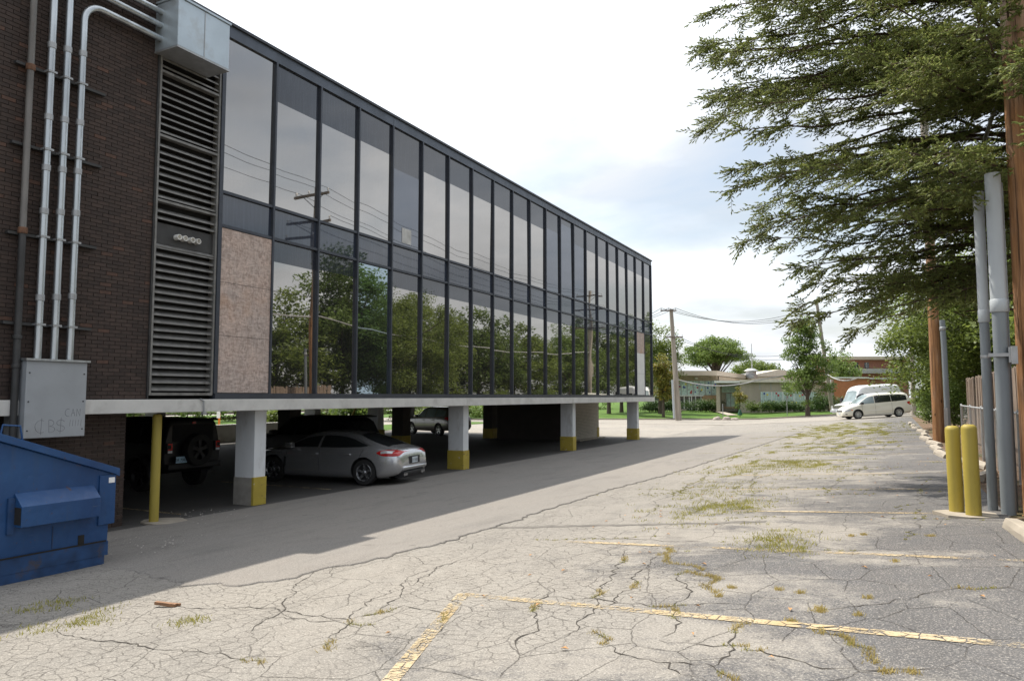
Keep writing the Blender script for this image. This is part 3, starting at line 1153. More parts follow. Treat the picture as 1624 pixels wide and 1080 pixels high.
for k in range(NP):
    y0, y1 = YS + PW * k + .027, YS + PW * (k + 1) - .027
    # upper row
    z0, z1 = 6.632, ZT - .004
    fz = 9.06 + random.gauss(0, .015)
    if k == 0: pane('window_pane', y0, y1, z0, z1, MAT['glass'], (z0, z1), MAT['film'])
    elif k == 4:
        g = pane('window_pane', y0, y1, z0, z1, MAT['glass'], (z0 + .02, 8.75), MAT['film_dull'])
        bpart('paper_notice', MB().box(FX - .006, FX + .0, y0 + .5, y0 + .95, 6.72, 7.15), MAT['papers'], g)
    elif k in (11, 12): pane('window_pane', y0, y1, z0, z1, MAT['glass'], (z0, z1 - .25 - .5 * (k == 11)), MAT['film_dull'])
    elif k == 13: pane('window_pane', y0, y1, z0, z1, MAT['glass'], (z0, fz), MAT['film_dull'])
    else: pane('window_pane', y0, y1, z0, z1, MAT['glass'], (z0, fz), MAT['film'])
    pane('spandrel_panel', y0, y1, 5.922, 6.568, MAT['spandrel'])
    # lower row
    z0, z1 = 2.447, 5.858
    fz = 5.40 + random.gauss(0, .015)
    if k == 0:
        o = bpart('boarded_panel', MB().box(FX - .02, FX + .03, y0, y1, z0 + .01, z1 - .01), MAT['osb'])
        o['label'] = 'weathered strand board covering the first lower window'
        for zz_ in (3.62, 4.72):
            bpart('board_joint', MB().box(FX + .029, FX + .0325, y0 + .01, y1 - .01, zz_, zz_ + .008), MAT['rail'], o)
    elif k == 19:
        o = bpart('boarded_panel', MB().box(FX - .02, FX + .03, y0, y1, 4.72, z1), MAT['osb'])
        o['label'] = 'weathered strand board over the top of a far lower window'
        o = bpart('boarded_panel', MB().box(FX - .02, FX + .034, y0, y1, z0, 4.716), MAT['white_trim'])
        o['label'] = 'white board over the bottom of a far lower window'
        bpart('board_joint', MB().box(FX + .033, FX + .036, y0, y1, 3.6, 3.61), MAT['grey_trim'], o)
    elif k == 3: pane('window_pane', y0, y1, z0, z1, MAT['glass'], (z0, z1), MAT['film_blue'])
    else: pane('window_pane', y0, y1, z0, z1, MAT['glass'], (z0, fz), MAT['film'])

# brick wall at the near end: real bricks over a mortar bed
BL, BH, MO = .2175, .0677, .0095
bpart('mortar_bed', MB().box(FX - .3, FX - .012, -9, 9.17, 2.335, 10.16), MAT['mortar'])
bpart('brick_parapet', MB().box(FX - .3, FX + .012, -9, YS - .03, 10.075, 10.165), MAT['brick'])
bricks = []
row = 0
z = 2.34
while z < 10.06:
    y = 9.168 - (BL / 2 if row % 2 else 0)
    if row % 2: bricks.append((FX, 9.168 - BL / 2 + MO, 9.168, z))
    while y > 4.6:
        bricks.append((FX, y - BL + MO, y, z))
        y -= BL
    row += 1
    z += BH
# pier under the beam
PX = -12.72
bpart('brick_pier', MB().box(PX - .35, PX - .012, -9, 9.16, .0, 2.28), MAT['mortar_pale'])
row = 0
z = .012
while z < 2.07:
    y = 9.168 - (BL / 2 if row % 2 else 0)
    if row % 2: bricks.append((PX, 9.168 - BL / 2 + MO, 9.168, z))
    while y > 4.6:
        bricks.append((PX, y - BL + MO, y, z))
        y -= BL
    row += 1
    z += BH


def brick_box(mb, b):
    x, y0, y1, z0 = b
    j = random.gauss(0, .0018)
    mb.box(x - .03, x + j, y0, y1, z0, z0 + BH - MO)


# the pier corner and the lower courses show largest
bricks.sort(key=lambda b: (0 if (b[0] == PX and b[2] > 8.2) else 1, abs(b[3] - CAM_Z) + abs(b[1] - 7.6) * .6))
shared = {}
for b in bricks[:300]:
    key = round(b[2] - b[1], 3)
    if key not in shared:
        o = bpart('brick', MB().box(-.03, .0, 0, key, 0, BH - MO), MAT['brick'])
        # authored at its own origin so the mesh can be shared
        me = o.data
        off = Vector((FX, 10.7, 0))
        for v in me.vertices: v.co += off
        shared[key] = me
    else:
        o = bpy.data.objects.new('brick', shared[key])
        COL.objects.link(o)
        o.parent = B0
    o.location = (b[0] - FX + random.gauss(0, .0018), b[1] - 10.7, b[3])
mb = MB()
for b in bricks[300:]:
    brick_box(mb, b)
tag(bpart('brick_courses', mb, MAT['brick'], fixn=False), kind='stuff')
# metal corner strip where the louver meets the wall
bpart('corner_trim', MB().box(FX - .05, FX + .03, 9.172, 9.20, 2.335, 10.07), MAT['rail'])

# louver
lv = bpart('louver', MB().box(FX - .28, FX - .16, 9.22, 10.62, 2.42, 9.9), MAT['black'])
for a, b in ((9.205, 9.245), (10.60, 10.645)):
    bpart('louver_jamb', MB().box(FX - .12, FX + .04, a, b, 2.40, 9.9), MAT['louver'], lv)
bpart('louver_sill', MB().box(FX - .12, FX + .05, 9.246, 10.599, 2.40, 2.45), MAT['louver'], lv)
for zz_ in (6.05, 7.30, 8.55):
    bpart('louver_rail', MB().box(FX - .1, FX + .035, 9.246, 10.599, zz_, zz_ + .045), MAT['louver'], lv)
z = 2.50
blade0 = None
while z < 9.8:
    if not (5.28 < z < 5.62) and not any(zr - .13 < z < zr + .05 for zr in (6.05, 7.30, 8.55)):
        mb = MB().prism([(FX - .12, .085), (FX - .115, .095), (FX + .018, .018), (FX + .022, -.012), (FX + .012, -.012), (FX + .010, .006)], 'y', 9.248, 10.597)
        if blade0 is None:
            blade0 = bpart('louver_blade', mb, MAT['louver'], lv)
            o = blade0
        else:
            o = blade0.copy()
            COL.objects.link(o)
        o.location = (0, 0, z)
        o.rotation_euler = (random.gauss(0, .0025), random.gauss(0, .03), 0)
        o.location.z = z
    z += .140
bpart('louver_patch', MB().box(FX - .1, FX - .03, 9.248, 10.597, 5.26, 5.66), MAT['rail'], lv)
bpart('louver_ledge', MB().prism([(FX - .1, 5.26), (FX + .03, 5.19), (FX + .03, 5.205), (FX - .1, 5.30)], 'y', 9.25, 10.595), MAT['louver'], lv)
for yy in (9.72, 9.86, 10.03, 10.17):
    bpart('vent_stub', MB().lathe([(.055, FX - .04), (.055, FX + .08), (.042, FX + .081), (.042, FX + .03)], 14, 'x', (0, yy, 5.44)), MAT['sign_white'], lv, smooth=40)

# columns
for i, yc in enumerate((12.12, 21.1, 30.5, 39.8)):
    c = bpart('column', MB().box(-13.08, -12.50, yc, yc + .34, .0, 2.085), MAT['column_white'], bevel=.012)
    if i == 0:
        bpart('column_base', MB().box(-13.095, -12.49, yc - .012, yc + .352, -.02, .60), MAT['greyconc'], c, bevel=.01)
        bpart('yellow_base', MB().box(-12.55, -12.478, yc - .016, yc + .36, .0, .61), MAT['chip_yellow'], c, bevel=.01)
    else:
        bpart('yellow_base', MB().box(-13.10, -12.48, yc - .02, yc + .36, -.02, .61), MAT['chip_yellow'], c, bevel=.01)
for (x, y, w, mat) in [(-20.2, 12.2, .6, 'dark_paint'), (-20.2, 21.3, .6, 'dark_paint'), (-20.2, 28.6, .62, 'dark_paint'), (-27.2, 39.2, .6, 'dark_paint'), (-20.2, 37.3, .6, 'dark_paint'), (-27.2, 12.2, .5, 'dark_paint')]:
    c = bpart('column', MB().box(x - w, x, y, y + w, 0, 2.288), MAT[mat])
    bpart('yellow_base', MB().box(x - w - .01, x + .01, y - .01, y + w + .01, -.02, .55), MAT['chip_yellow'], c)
for (x, y) in [(-24.3, 32.2), (-27.6, 31.0), (-27.6, 21.3)]:
    c = bpart('column', MB().add([(x - .9, y - .1, 0), (x + .0, y - .1, 0), (x + .0, y + .5, 0), (x - .9, y + .5, 0), (x - .62, y, 2.28), (x, y, 2.28), (x, y + .4, 2.28), (x - .62, y + .4, 2.28)],
                                  [(3, 2, 1, 0), (4, 5, 6, 7), (0, 1, 5, 4), (1, 2, 6, 5), (2, 3, 7, 6), (3, 0, 4, 7)]), MAT['column_white'])
    bpart('yellow_base', MB().box(x - .93, x + .02, y - .13, y + .53, -.02, .6), MAT['chip_yellow'], c)
bpart('garage_shade_wall', MB().box(-30.6, PX - .36, 8.7, 9.0, 0, 2.285), MAT['dark_paint'])  # unseen wall added to keep daylight out of the garage
cw = bpart('stair_core', MB().box(-19.8, -15.1, 37.2, 40.8, 0, 2.285), MAT['pale_brick'])
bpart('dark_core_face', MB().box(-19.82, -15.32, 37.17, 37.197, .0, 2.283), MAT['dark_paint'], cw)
bpart('yellow_stripe', MB().box(-15.10, -15.07, 40.5, 40.81, 0, .6), MAT['chip_yellow'], cw)
bpart('yellow_stripe', MB().box(-15.30, -15.07, 37.15, 37.22, 0, .6), MAT['chip_yellow'], cw)
bpart('core_footing', MB().box(-15.09, -14.75, 37.0, 40.9, .0, .06), MAT['paleconc'], cw)
tag(MB().box(-30.9, -30.65, 10, 32.5, 0, .92).build('low_wall', MAT['concrete_white'], loc=(-30.8, 20, 0), bevel=.01),
    'low white concrete wall along the back edge of the garage', 'wall')
# small lamp bracket and wire stub under the beam
bpart('beam_conduit', MB().tube([(FX + .12, 10.28, 2.33), (FX + .13, 10.36, 2.29), (FX + .12, 10.38, 2.12), (FX + .12, 10.38, 2.05)], .016, 8).box(FX + .09, FX + .15, 10.34, 10.42, 2.02, 2.08), MAT['galv_dull'])

# ------------------------------------------------------------------ things fixed on the wall
hd = thing('vent_hood', 'big pale sheet metal duct box over the louver under the roof edge', 'duct box', (FX + .02, 10.0, 9.0))
hb = MB().box(FX - .3, FX + .62, 9.10, 10.30, 8.88, 9.80).build('hood_box', MAT['hood'], hd, bevel=.015)
MB().box(FX - .3, FX + .645, 9.08, 10.32, 9.801, 9.84).build('hood_lid', MAT['hood'], hd)
MB().box(FX - .05, FX + .63, 9.09, 10.31, 8.845, 8.878).build('hood_flange', MAT['galv_dull'], hd)
MB().box(FX + .621, FX + .628, 9.69, 9.706, 8.9, 9.78).build('hood_seam', MAT['galv_dull'], hd)


def conduit(y, ztop, label, i):
    x = FX + .15
    t = thing('conduit', label, 'conduit', (x, y, 2.9), group='steel conduits on the brick wall')
    zb = ztop
    pts = [(x, y, 2.90), (x, y, 5.0), (x, y, 7.0), (x, y, zb - .32)]
    arc = [(x, y + .32 * (1 - math.cos(a)), zb - .32 + .32 * math.sin(a)) for a in [PI / 2 * k / 7 for k in range(1, 8)]]
    pts += arc + [(x, 9.105, zb)]
    MB().tube(pts, .056, 16).build('pipe', MAT['galv'], t, smooth=40)
    for zc in (3.95, 5.35, 6.06, 6.9, 8.1):
        if zc < zb - .4:
            MB().lathe([(.063, -.05), (.066, -.045), (.066, .045), (.063, .05)], 16, 'z', (x, y, zc + .04 * i)).build('coupling', MAT['galv_dull'], t, smooth=30)
    for zc in (3.52, 4.93, 6.36, 7.65):
        MB().box(x - .075, x + .066, y - .072, y + .072, zc - .015, zc + .018).build('strap', MAT['galv_dull'], t)


conduit(7.10, 9.62, 'leftmost of three thick galvanised conduits rising from the grey box', 0)
conduit(7.36, 9.36, 'middle of three thick galvanised conduits rising from the grey box', 1)
conduit(7.62, 9.10, 'rightmost thick galvanised conduit, bending over into the duct box', 2)
for k_, (zc, a, b) in enumerate([(3.52, 6.6, 8.02), (4.93, 6.6, 8.05), (6.36, 6.6, 8.08), (7.65, 6.6, 8.1)]):
    tag(MB().box(FX + .012, FX + .085, a, b, zc - .022, zc + .022).build('mounting_rail', MAT['rail'], loc=(FX + .05, 7.3, zc)),
        ['dark steel channel behind the conduits, just above the grey box', 'dark steel channel behind the conduits, second one above the grey box',
         'dark steel channel behind the conduits, third one above the grey box', 'dark steel channel behind the conduits, topmost one near the pipe bends'][k_], 'bracket', 'channels behind the conduits')
dp = thing('standpipe', 'thin old grey and rusty pipe on the brick wall left of the conduits', 'pipe', (FX + .12, 6.80, 2.0))
MB().tube([(FX + .12, 6.80, 4.98), (FX + .12, 6.80, 8.6), (FX + .12, 6.80, 10.1)], .05, 14).build('upper_pipe', MAT['oldpipe'], dp, smooth=40)
MB().tube([(FX + .12, 6.80, 1.4), (FX + .12, 6.80, 4.98)], .052, 14).build('lower_pipe', MAT['rail'], dp, smooth=40)
for zc in (4.98, 7.62):
    MB().lathe([(.064, -.05), (.07, -.03), (.07, .04), (.06, .05)], 14, 'z', (FX + .12, 6.80, zc)).build('rusty_joint', MAT['rust'], dp, smooth=30)
for zc in (3.3, 2.85):
    MB().lathe([(.06, -.03), (.066, -.02), (.066, .02), (.06, .03)], 14, 'z', (FX + .12, 6.80, zc)).build('collar', MAT['rail'], dp, smooth=30)

eb = thing('electrical_box', 'grey steel electrical cabinet with scrawled graffiti under the three conduits', 'electrical box', (FX + .2, 7.35, 1.75))
MB().box(FX - .28, FX + .26, 6.88, 7.86, 1.73, 2.94).build('cabinet', MAT['boxgrey'], eb, bevel=.012)
MB().box(FX - .02, FX + .30, 6.85, 7.89, 2.941, 2.975).build('drip_lid', MAT['galv'], eb)
for yy in (6.93, 7.81):
    for zc in (1.85, 2.3, 2.75):
        MB().lathe([(.012, 0), (.012, .01)], 8, 'x', (FX + .258, yy, zc)).build('screw', MAT['rail'], eb)
st = MB()


def stroke(pts, r_=.0028):
    st.tube([(FX + .2605, 6.92 + u * .92, 1.76 + v) for u, v in pts], r_, 4)


def arcs(cx, cy, rx, ry, a0, a1, n=12):
    return [(cx + rx * math.cos(R(a0 + (a1 - a0) * i / n)), cy + ry * math.sin(R(a0 + (a1 - a0) * i / n))) for i in range(n + 1)]


stroke(arcs(.24, .15, .10, .10, 60, 300))
stroke([(.25, .28), (.24, .02)])
stroke([(.38, .05), (.37, .25)])
stroke(arcs(.38, .20, .08, .05, 90, -90))
stroke(arcs(.38, .10, .10, .05, 90, -90))
stroke(arcs(.58, .20, .07, .045, 20, 270))
stroke(arcs(.58, .11, .07, .045, 90, -160))
stroke([(.585, .28), (.575, .03)])
stroke(arcs(.70, .36, .05, .06, 60, 300), .003)
stroke([(.76, .30), (.79, .42), (.83, .30)], .003)
stroke([(.77, .35), (.82, .35)], .003)
stroke([(.86, .30), (.86, .42), (.92, .30), (.92, .42)], .003)
for k in range(5): stroke([(.74 + .05 * k, .14), (.75 + .05 * k, .24)], .0025)
st.build('graffiti', M('faded_marker', (.19, .19, .20), .8, var=.4, scale=30), eb)

# ------------------------------------------------------------------ dumpster
D = thing('dumpster', 'blue steel dumpster with slanted lid and fork pocket in front of the brick wall', 'dumpster', (-9.3, 5.2, .19))
gx, dx0, dx1 = .19, -11.05, -9.28
y0, y1 = 3.55, 6.50
body = [(y0, gx + .12), (y1 - .02, gx + .12), (y1, gx + 1.18), (y0 + .5, gx + 2.02), (y0, gx + 2.02)]
MB().prism(body, 'x', dx0, dx1).build('body', MAT['bluesteel'], D, bevel=.012)
MB().box(dx0 + .02, dx1 + .012, y0 + .02, y1 - .06, gx - .01, gx + .118).build('base_skid', MAT['bluedirty'], D)
for yy in (4.3, 5.05, 5.75):
    MB().box(dx1 + .001, dx1 + .007, yy - .006, yy + .006, gx + .32, gx + .60).build('weld_seam', MAT['bluedirty'], D)
MB().box(dx1 + .001, dx1 + .016, y0, y1 - .015, gx + .12, gx + .30).build('base_band', MAT['bluedirty'], D)
MB().box(dx1 + .014, dx1 + .022, y0, y1 - .05, gx + .298, gx + .316).build('grime_seam', MAT['grime'], D)
MB().box(dx1 + .001, dx1 + .006, y1 - .42, y1 - .34, gx + .31, gx + .43).build('grime_mark', MAT['grime'], D)
# slanted lid with a lip that overhangs the side
lid = [(y1 + .09, gx + 1.13), (y1 + .09, gx + 1.235), (y0 + .5, gx + 2.12), (y0 - .02, gx + 2.12), (y0 - .02, gx + 2.03), (y0 + .5, gx + 2.03), (y1 + .02, gx + 1.17)]
MB().prism(lid, 'x', dx0 - .03, dx1 + .055).build('lid', MAT['bluesteel'], D, bevel=.006)
# fork pocket: square sleeve with a chamfered top
pk = [(dx1 + .001, gx + .66), (dx1 + .16, gx + .66), (dx1 + .16, gx + .90), (dx1 + .001, gx + 1.05)]
MB().prism(pk, 'y', 5.28, 6.26).build('fork_pocket', MAT['bluesteel'], D, bevel=.006)
MB().box(dx1 + .001, dx1 + .03, 5.20, 5.279, gx + .58, gx + 1.0).build('pocket_flange', MAT['bluedirty'], D)
MB().box(dx1 + .02, dx1 + .15, 5.272, 5.278, gx + .69, gx + .89).build('pocket_opening', MAT['grime'], D)
MB().box(dx1 - .002, dx1 + .028, y1 - .17, y1 + .055, gx + .52, gx + 1.16).build('corner_post', MAT['bluesteel'], D, bevel=.005)
MB().box(dx1 + .0285, dx1 + .033, y1 - .05, y1 + .035, gx + 1.055, gx + 1.125).build('light_spot', MAT['bright'], D)  # thin white plate paints in a bright spot of light
MB().tube([(dx1 - .02, 5.10, gx + 1.74), (dx1 - .02, 5.12, gx + 1.86), (dx1 - .02, 5.32, gx + 1.84), (dx1 - .02, 5.36, gx + 1.62)], .012, 8).build('lid_handle', MAT['bluesteel'], D)

# ------------------------------------------------------------------ bollards
def bollard(x, y, z0, h, r_, label, lean=(0, 0), pad=None, group=None):
    t = thing('bollard', label, 'bollard', (x, y, z0), group=group)
    pts = [(r_, -.05), (r_, h - .06), (r_ * .93, h - .025), (r_ * .6, h - .004), (.01, h)]
    o = MB().lathe(pts, 20, 'z', (x, y, z0)).build('post', MAT['yellow'], t, smooth=50)
    o.rotation_euler = (lean[0], lean[1], 0)
    if pad:
        mb = MB()
        n = 11
        ring = [(x + pad[0] + pad[2] * math.cos(2 * PI * k / n) * random.uniform(.8, 1.1), y + pad[1] + pad[3] * math.sin(2 * PI * k / n) * random.uniform(.8, 1.1)) for k in range(n)]
        mb.prism(ring, 'z', z0 - .06, z0 + .03)
        mb.build('concrete_pad', MAT['paleconc'], t)
    return t


bollard(-12.50, 9.66, 0.0, 2.05, .085, 'tall thin yellow steel bollard beside the brick pier corner', pad=(.1, .15, .42, .40))
bollard(.73, 11.62, G(.7), 1.16, .09, 'yellow bollard behind the other, left of the pair beside grey riser pipes', (0.0, -.012), (.15, -.15, .42, .35), 'pair of yellow bollards')
bollard(.90, 11.36, G(.85), 1.18, .092, 'yellow bollard in front, with scuffed paint, right of the pair beside riser pipes', (0, -.012), None, 'pair of yellow bollards')

# ------------------------------------------------------------------ utility poles, risers, wires
ARMS = {}


def pole(name, x, y, z0, h, r0, r1, mat, label, lean=(0, 0), arms=(), topmat=None):
    t = thing(name, label, 'utility pole', (x, y, z0))
    def at(s): return (x + lean[0] * s, y + lean[1] * s, z0 - .2 + (h + .2) * s)
    pts = [at(i / 8) for i in range(9)]
    MB().tube(pts, [r0 + (r1 - r0) * i / 8 for i in range(9)], 14).build('pole_shaft', mat, t, smooth=50)
    ends = []
    for (s, L, off, nins, brace, ang) in arms:
        c = Vector(at(s)) + Vector((0, -r1 - .06, 0))
        d = Vector((math.cos(ang), math.sin(ang), 0))
        side = Vector((-d.y, d.x, 0))
        a, b = c + d * (off - L / 2), c + d * (off + L / 2)
        mb = MB()
        vs = []
        for p in (a, b):
            for u, w in ((-.05, -.06), (.05, -.06), (.05, .06), (-.05, .06)):
                vs.append(p + side * u + Vector((0, 0, w)))
        mb.add(vs, [(0, 1, 2, 3), (7, 6, 5, 4), (0, 4, 5, 1), (1, 5, 6, 2), (2, 6, 7, 3), (3, 7, 4, 0)])
        am = mb.build('cross_arm', MAT['arm'], t)
        if brace:
            for sg in (-1, 1):
                MB().tube([c + d * (off + sg * L * .30) + Vector((0, 0, -.05)), c + Vector((0, 0, -.62))], .018, 6).build('brace', MAT['rail'], t)
        for k in range(nins):
            u = off - L / 2 + .08 + (L - .16) * k / max(1, nins - 1)
            p = c + d * u + Vector((0, 0, .06))
            MB().lathe([(.012, 0), (.012, .05), (.05, .06), (.035, .10), (.055, .12), (.03, .18), (.01, .19)], 10, 'z', p).build('insulator', MAT['insul'], t, smooth=40)
            ends.append(p + Vector((0, 0, .18)))
    ARMS[name + str(round(y))] = ends
    return t, at


P1, at1 = pole('utility_pole', 1.65, 11.75, .87, 13.5, .17, .13, MAT['wood_orange'], 'large orange brown wooden pole beside grey riser pipes and yellow bollards', (0, 0), [(.95, 2.4, 0, 4, True, 0), (.85, 2.6, 0, 3, True, 0)])
P2, at2 = pole('utility_pole', 1.38, 28.6, .87, 12.1, .185, .12, MAT['wood_orange'], 'orange brown wooden pole with one grey riser pipe beside chain link fence', (-.05, 0), [(.965, 2.4, 0, 4, True, 0), (.85, 3.0, .1, 3, True, 0), (.785, 1.9, .75, 2, False, 0)])
P3, at3 = pole('utility_pole', 1.6, 68, .9, 11.6, .18, .12, MAT['wood_grey'], 'wooden pole with two crossarms among the trees beyond the vans', (0, 0), [(.96, 2.6, 0, 4, True, 0), (.86, 3.0, 0, 4, True, 0), (.70, 3.2, 0, 4, False, 0)])
MB().box(1.70 - .3, 1.70 - .1, 11.2, 11.24, zy(538, 10.2) - .1, zy(538, 10.2) + .16).build('placard', MAT['sign_yellow'], P1).location.x = .14
for k_, zc in enumerate((8.1, 8.35)):
    MB().tube([(1.52 - .05, 11.6, 8.9 - k_ * .2), (1.2, 11.75, 8.6 - k_ * .2), (.95, 11.9, 8.9), (.6, 12.2, 9.05 + .15 * k_), (.2, 13, 9.1 + .2 * k_)], .045, 8).build('cable_loop', MAT['cable'], P1, smooth=50)
MB().lathe([(.22, 0), (.25, .05), (.25, .75), (.2, .85), (.05, .88)], 18, 'z', (1.02, 11.9, 8.35)).build('transformer_can', MAT['rail'], P1, smooth=40)


def riser(x, y, r_, top, split, label, yoff=0):
    t = thing('riser_pipe', label, 'pipe', (x, y, .87), group='riser pipes beside the near pole')
    MB().tube([(x, y, .8), (x, y, split)], r_, 18).build('lower_pipe', MAT['pvc'], t, smooth=50)
    MB().tube([(x, y, split + .001), (x, y, top)], r_ * 1.10, 18).build('upper_pipe', MAT['pvc_light'], t, smooth=50)
    MB().lathe([(r_ * 1.12, -.06), (r_ * 1.2, -.05), (r_ * 1.2, .10), (r_ * 1.12, .11)], 18, 'z', (x, y, split + .03)).build('coupling', MAT['pvc_light'], t, smooth=40)
    MB().lathe([(r_ * 1.04, -.02), (r_ * 1.06, -.015), (r_ * 1.06, .015), (r_ * 1.04, .02)], 18, 'z', (x, y, 2.92)).build('strap', MAT['galv_dull'], t, smooth=40)


riser(1.17, 11.95, .060, 5.2, 3.42, 'thinnest grey riser pipe, the leftmost of three by the near pole')
riser(1.31, 11.62, .086, 5.35, 3.52, 'thickest grey riser pipe, in the middle of three by the near pole')
riser(1.40, 11.98, .06, 5.3, 3.55, 'grey riser pipe partly hidden behind the thick one by the near pole')
br = thing('pipe_bracket', 'short steel bracket tying the grey riser pipes to the near pole', 'bracket', (1.42, 11.5, 2.92))
MB().box(1.16, 1.46, 11.50, 11.53, 2.90, 2.945).box(1.38, 1.41, 11.49, 11.60, 2.82, 3.02).build('arm', MAT['galv_dull'], br)
MB().box(1.405, 1.47, 11.44, 11.56, 2.80, 3.03).build('mount_plate', MAT['galv_dull'], br)
t = thing('riser_pipe', 'single slim grey riser pipe on the second orange pole', 'pipe', (1.62, 28.4, .87))
MB().tube([(1.64, 28.35, .8), (1.62, 28.36, 4.0), (1.60, 28.38, 4.9)], .085, 14).build('pipe', MAT['pvc'], t, smooth=50)
MB().box(1.53, 1.64, 28.25, 28.27, .9, 2.0).build('guard_strip', MAT['galv_dull'], t)
MB().lathe([(.09, 0), (.10, .02), (.10, .1), (.09, .12)], 14, 'z', (1.605, 28.375, 4.55)).build('coupling', MAT['galv_dull'], t, smooth=40)


def wire(a, b, sag, r_, label, mat='cable', group='overhead wires along the fence', n=22, name='overhead_wire'):
    a, b = Vector(a), Vector(b)
    pts = [a.lerp(b, i / n) + Vector((0, 0, -4 * sag * (i / n) * (1 - i / n))) for i in range(n + 1)]
    return tag(MB().tube(pts, r_, 5).build(name, MAT[mat], loc=tuple(pts[0]), smooth=60), label, 'wire', group)


e1, e2, e3 = ARMS['utility_pole12'], ARMS['utility_pole29'], ARMS['utility_pole68']
pos3 = {0: 'at the building end of the top arm', 1: 'second on the top arm', 3: 'at the fence end of the top arm', 4: 'at the building end of the lower arm', 5: 'in the middle of the lower arm', 6: 'at the fence end of the lower arm'}
for i in (0, 1, 3):
    wire(e1[i], e2[i], .35, .012, 'thin wire between the orange poles, ' + pos3[i])
for i in (0, 1, 3, 4, 5, 6):
    wire(e2[i], e3[i], .95, .012, 'wire from second pole to far pole, ' + pos3[i])
wire(at2(.47), at3(.50), .8, .035, 'thick telephone cable strung from the second orange pole to the far grey pole', 'cable_grey')
wire(at1(.47), at2(.47), .3, .035, 'thick telephone cable strung between the two orange poles', 'cable_grey')
wire(at2(.62), e2[7] if len(e2) > 7 else at2(.8), .2, .014, 'slack jumper wire hanging from the lowest arm of the second orange pole')
wire(at2(.55), at1(.66), .6, .014, 'slack thin service wire between the two orange poles')

# street poles across the lot
sx_, sy_ = cp(1075, 70)
zS = zy(663, 70)
P4, at4 = pole('utility_pole', sx_, sy_, zS, zy(490, 70) - zS, .30, .17, MAT['wood_grey'], 'tall grey wooden pole standing on the lawn edge beside the office block', (-.55 * cP, -.55 * sP), [(.985, 1.5, -.2, 3, False, PSI), (.745, 1.6, .2, 3, False, PSI)])
q = cp(1068.5, 70)
MB().tube([(*cp(1068, 69.8), zS), (*cp(1066, 69.8), zS + 3.6)], .10, 10).build('guard_pipe', MAT['pvc_light'], P4, smooth=50)
sx_, sy_ = cp(1318, 78)
zq = zy(650, 78)
P5, at5 = pole('utility_pole', sx_, sy_, zq, zy(478, 78) - zq, .22, .15, MAT['wood_grey'], 'leaning grey pole beside the round green street tree and white vans', (-1.3 * cP, -1.3 * sP), [(.86, 2.6, 0, 4, False, PSI)])
k4 = [k for k in ARMS if k.endswith(str(round(cp(1075, 70)[1])))][-1]
k5 = [k for k in ARMS if k.endswith(str(round(cp(1318, 78)[1])))][-1]
f4, f5 = ARMS[k4], ARMS[k5]
for i in range(3):
    wire(f4[i], (f5[i][0], f5[i][1], f5[i][2] + .6), 1.3 + .12 * i, .022, ['lowest', 'middle', 'topmost'][2 - i] + ' sagging wire of the upper set between the two grey street poles', 'cable', 'wires between the street poles')
for i in range(2):
    wire(f4[3 + i], (f5[i][0], f5[i][1], zy(557 + 4 * i, 78)), 1.2 + .2 * i, .02, ['upper', 'lower'][i] + ' wire of the low pair between the two grey street poles', 'cable', 'wires between the street poles')
for i in range(3):
    wire(f4[i], (*cp(900, 60), zy(520, 60) + .2 * i), .8, .02, ['lowest', 'middle', 'topmost'][i] + ' wire from the tall grey street pole running behind the office block', 'cable', 'wires running behind the office block')
wire(at4(.37), (*cp(1195, 74), zy(604.5, 74)), .55, .055, 'thick grey service cable hanging in front of the school roofs', 'cable_grey', 'service cable spans')
wire((*cp(1195, 74), zy(604.5, 74)), at5(.34), -.25, .065, 'pale service cable rising to the leaning grey pole', 'cable_grey', 'service cable spans')
wire(at5(.34), (*cp(1362, 70), zy(598, 70)), .5, .065, 'pale service cable dipping right of the leaning grey pole', 'cable_grey', 'service cable spans')

# ------------------------------------------------------------------ fences, kerb stones
FXN = 1.94
fn = thing('chain_link_fence', 'low chain link fence with grey steel posts beside the lot', 'fence', (FXN, 18, .86))
posts = [27.0, 24.1, 21.2, 18.3, 15.4, 12.5, 9.6, 6.7]
for y in posts:
    MB().lathe([(.032, .8), (.032, 2.10), (.036, 2.11), (.02, 2.15)], 10, 'z', (FXN, y, 0)).build('post', MAT['galv_dull'], fn, smooth=40)
MB().tube([(FXN, 27.0, 2.09), (FXN, 6.7, 2.09)], .022, 10).build('top_rail', MAT['galv_dull'], fn, smooth=40)
ch = MB()
zl, zh = .93, 2.07
y = 6.7
stp = .075
cnt = int((27.0 - 6.7) / stp)
rows = int((zh - zl) / stp)
for i in range(cnt):
    yy = 6.7 + stp * i
    for sgn in (1, -1):
        ya, yb = (yy, min(27.0, yy + (zh - zl))) if sgn == 1 else (yy, max(6.7, yy - (zh - zl)))
        zb_ = zl + abs(yb - ya)
        d = .0022
        ch.add([(FXN - .035, ya - d, zl), (FXN - .035, ya + d, zl), (FXN - .035 + .002 * sgn, yb + d, zb_), (FXN - .035 + .002 * sgn, yb - d, zb_),
                (FXN - .033, ya, zl - d), (FXN - .033, ya, zl + d), (FXN - .033 + .002 * sgn, yb, zb_ + d), (FXN - .033 + .002 * sgn, yb, zb_ - d)], [(0, 1, 2, 3), (4, 5, 6, 7)])
tag(ch.build('wire_mesh', MAT['galv_dull'], fn, fixn=False), kind='stuff')
wf = thing('board_fence', 'tall weathered brown board fence behind the chain link fence', 'fence', (2.42, 20, .86))
y = 31.2
i = 0
base = None
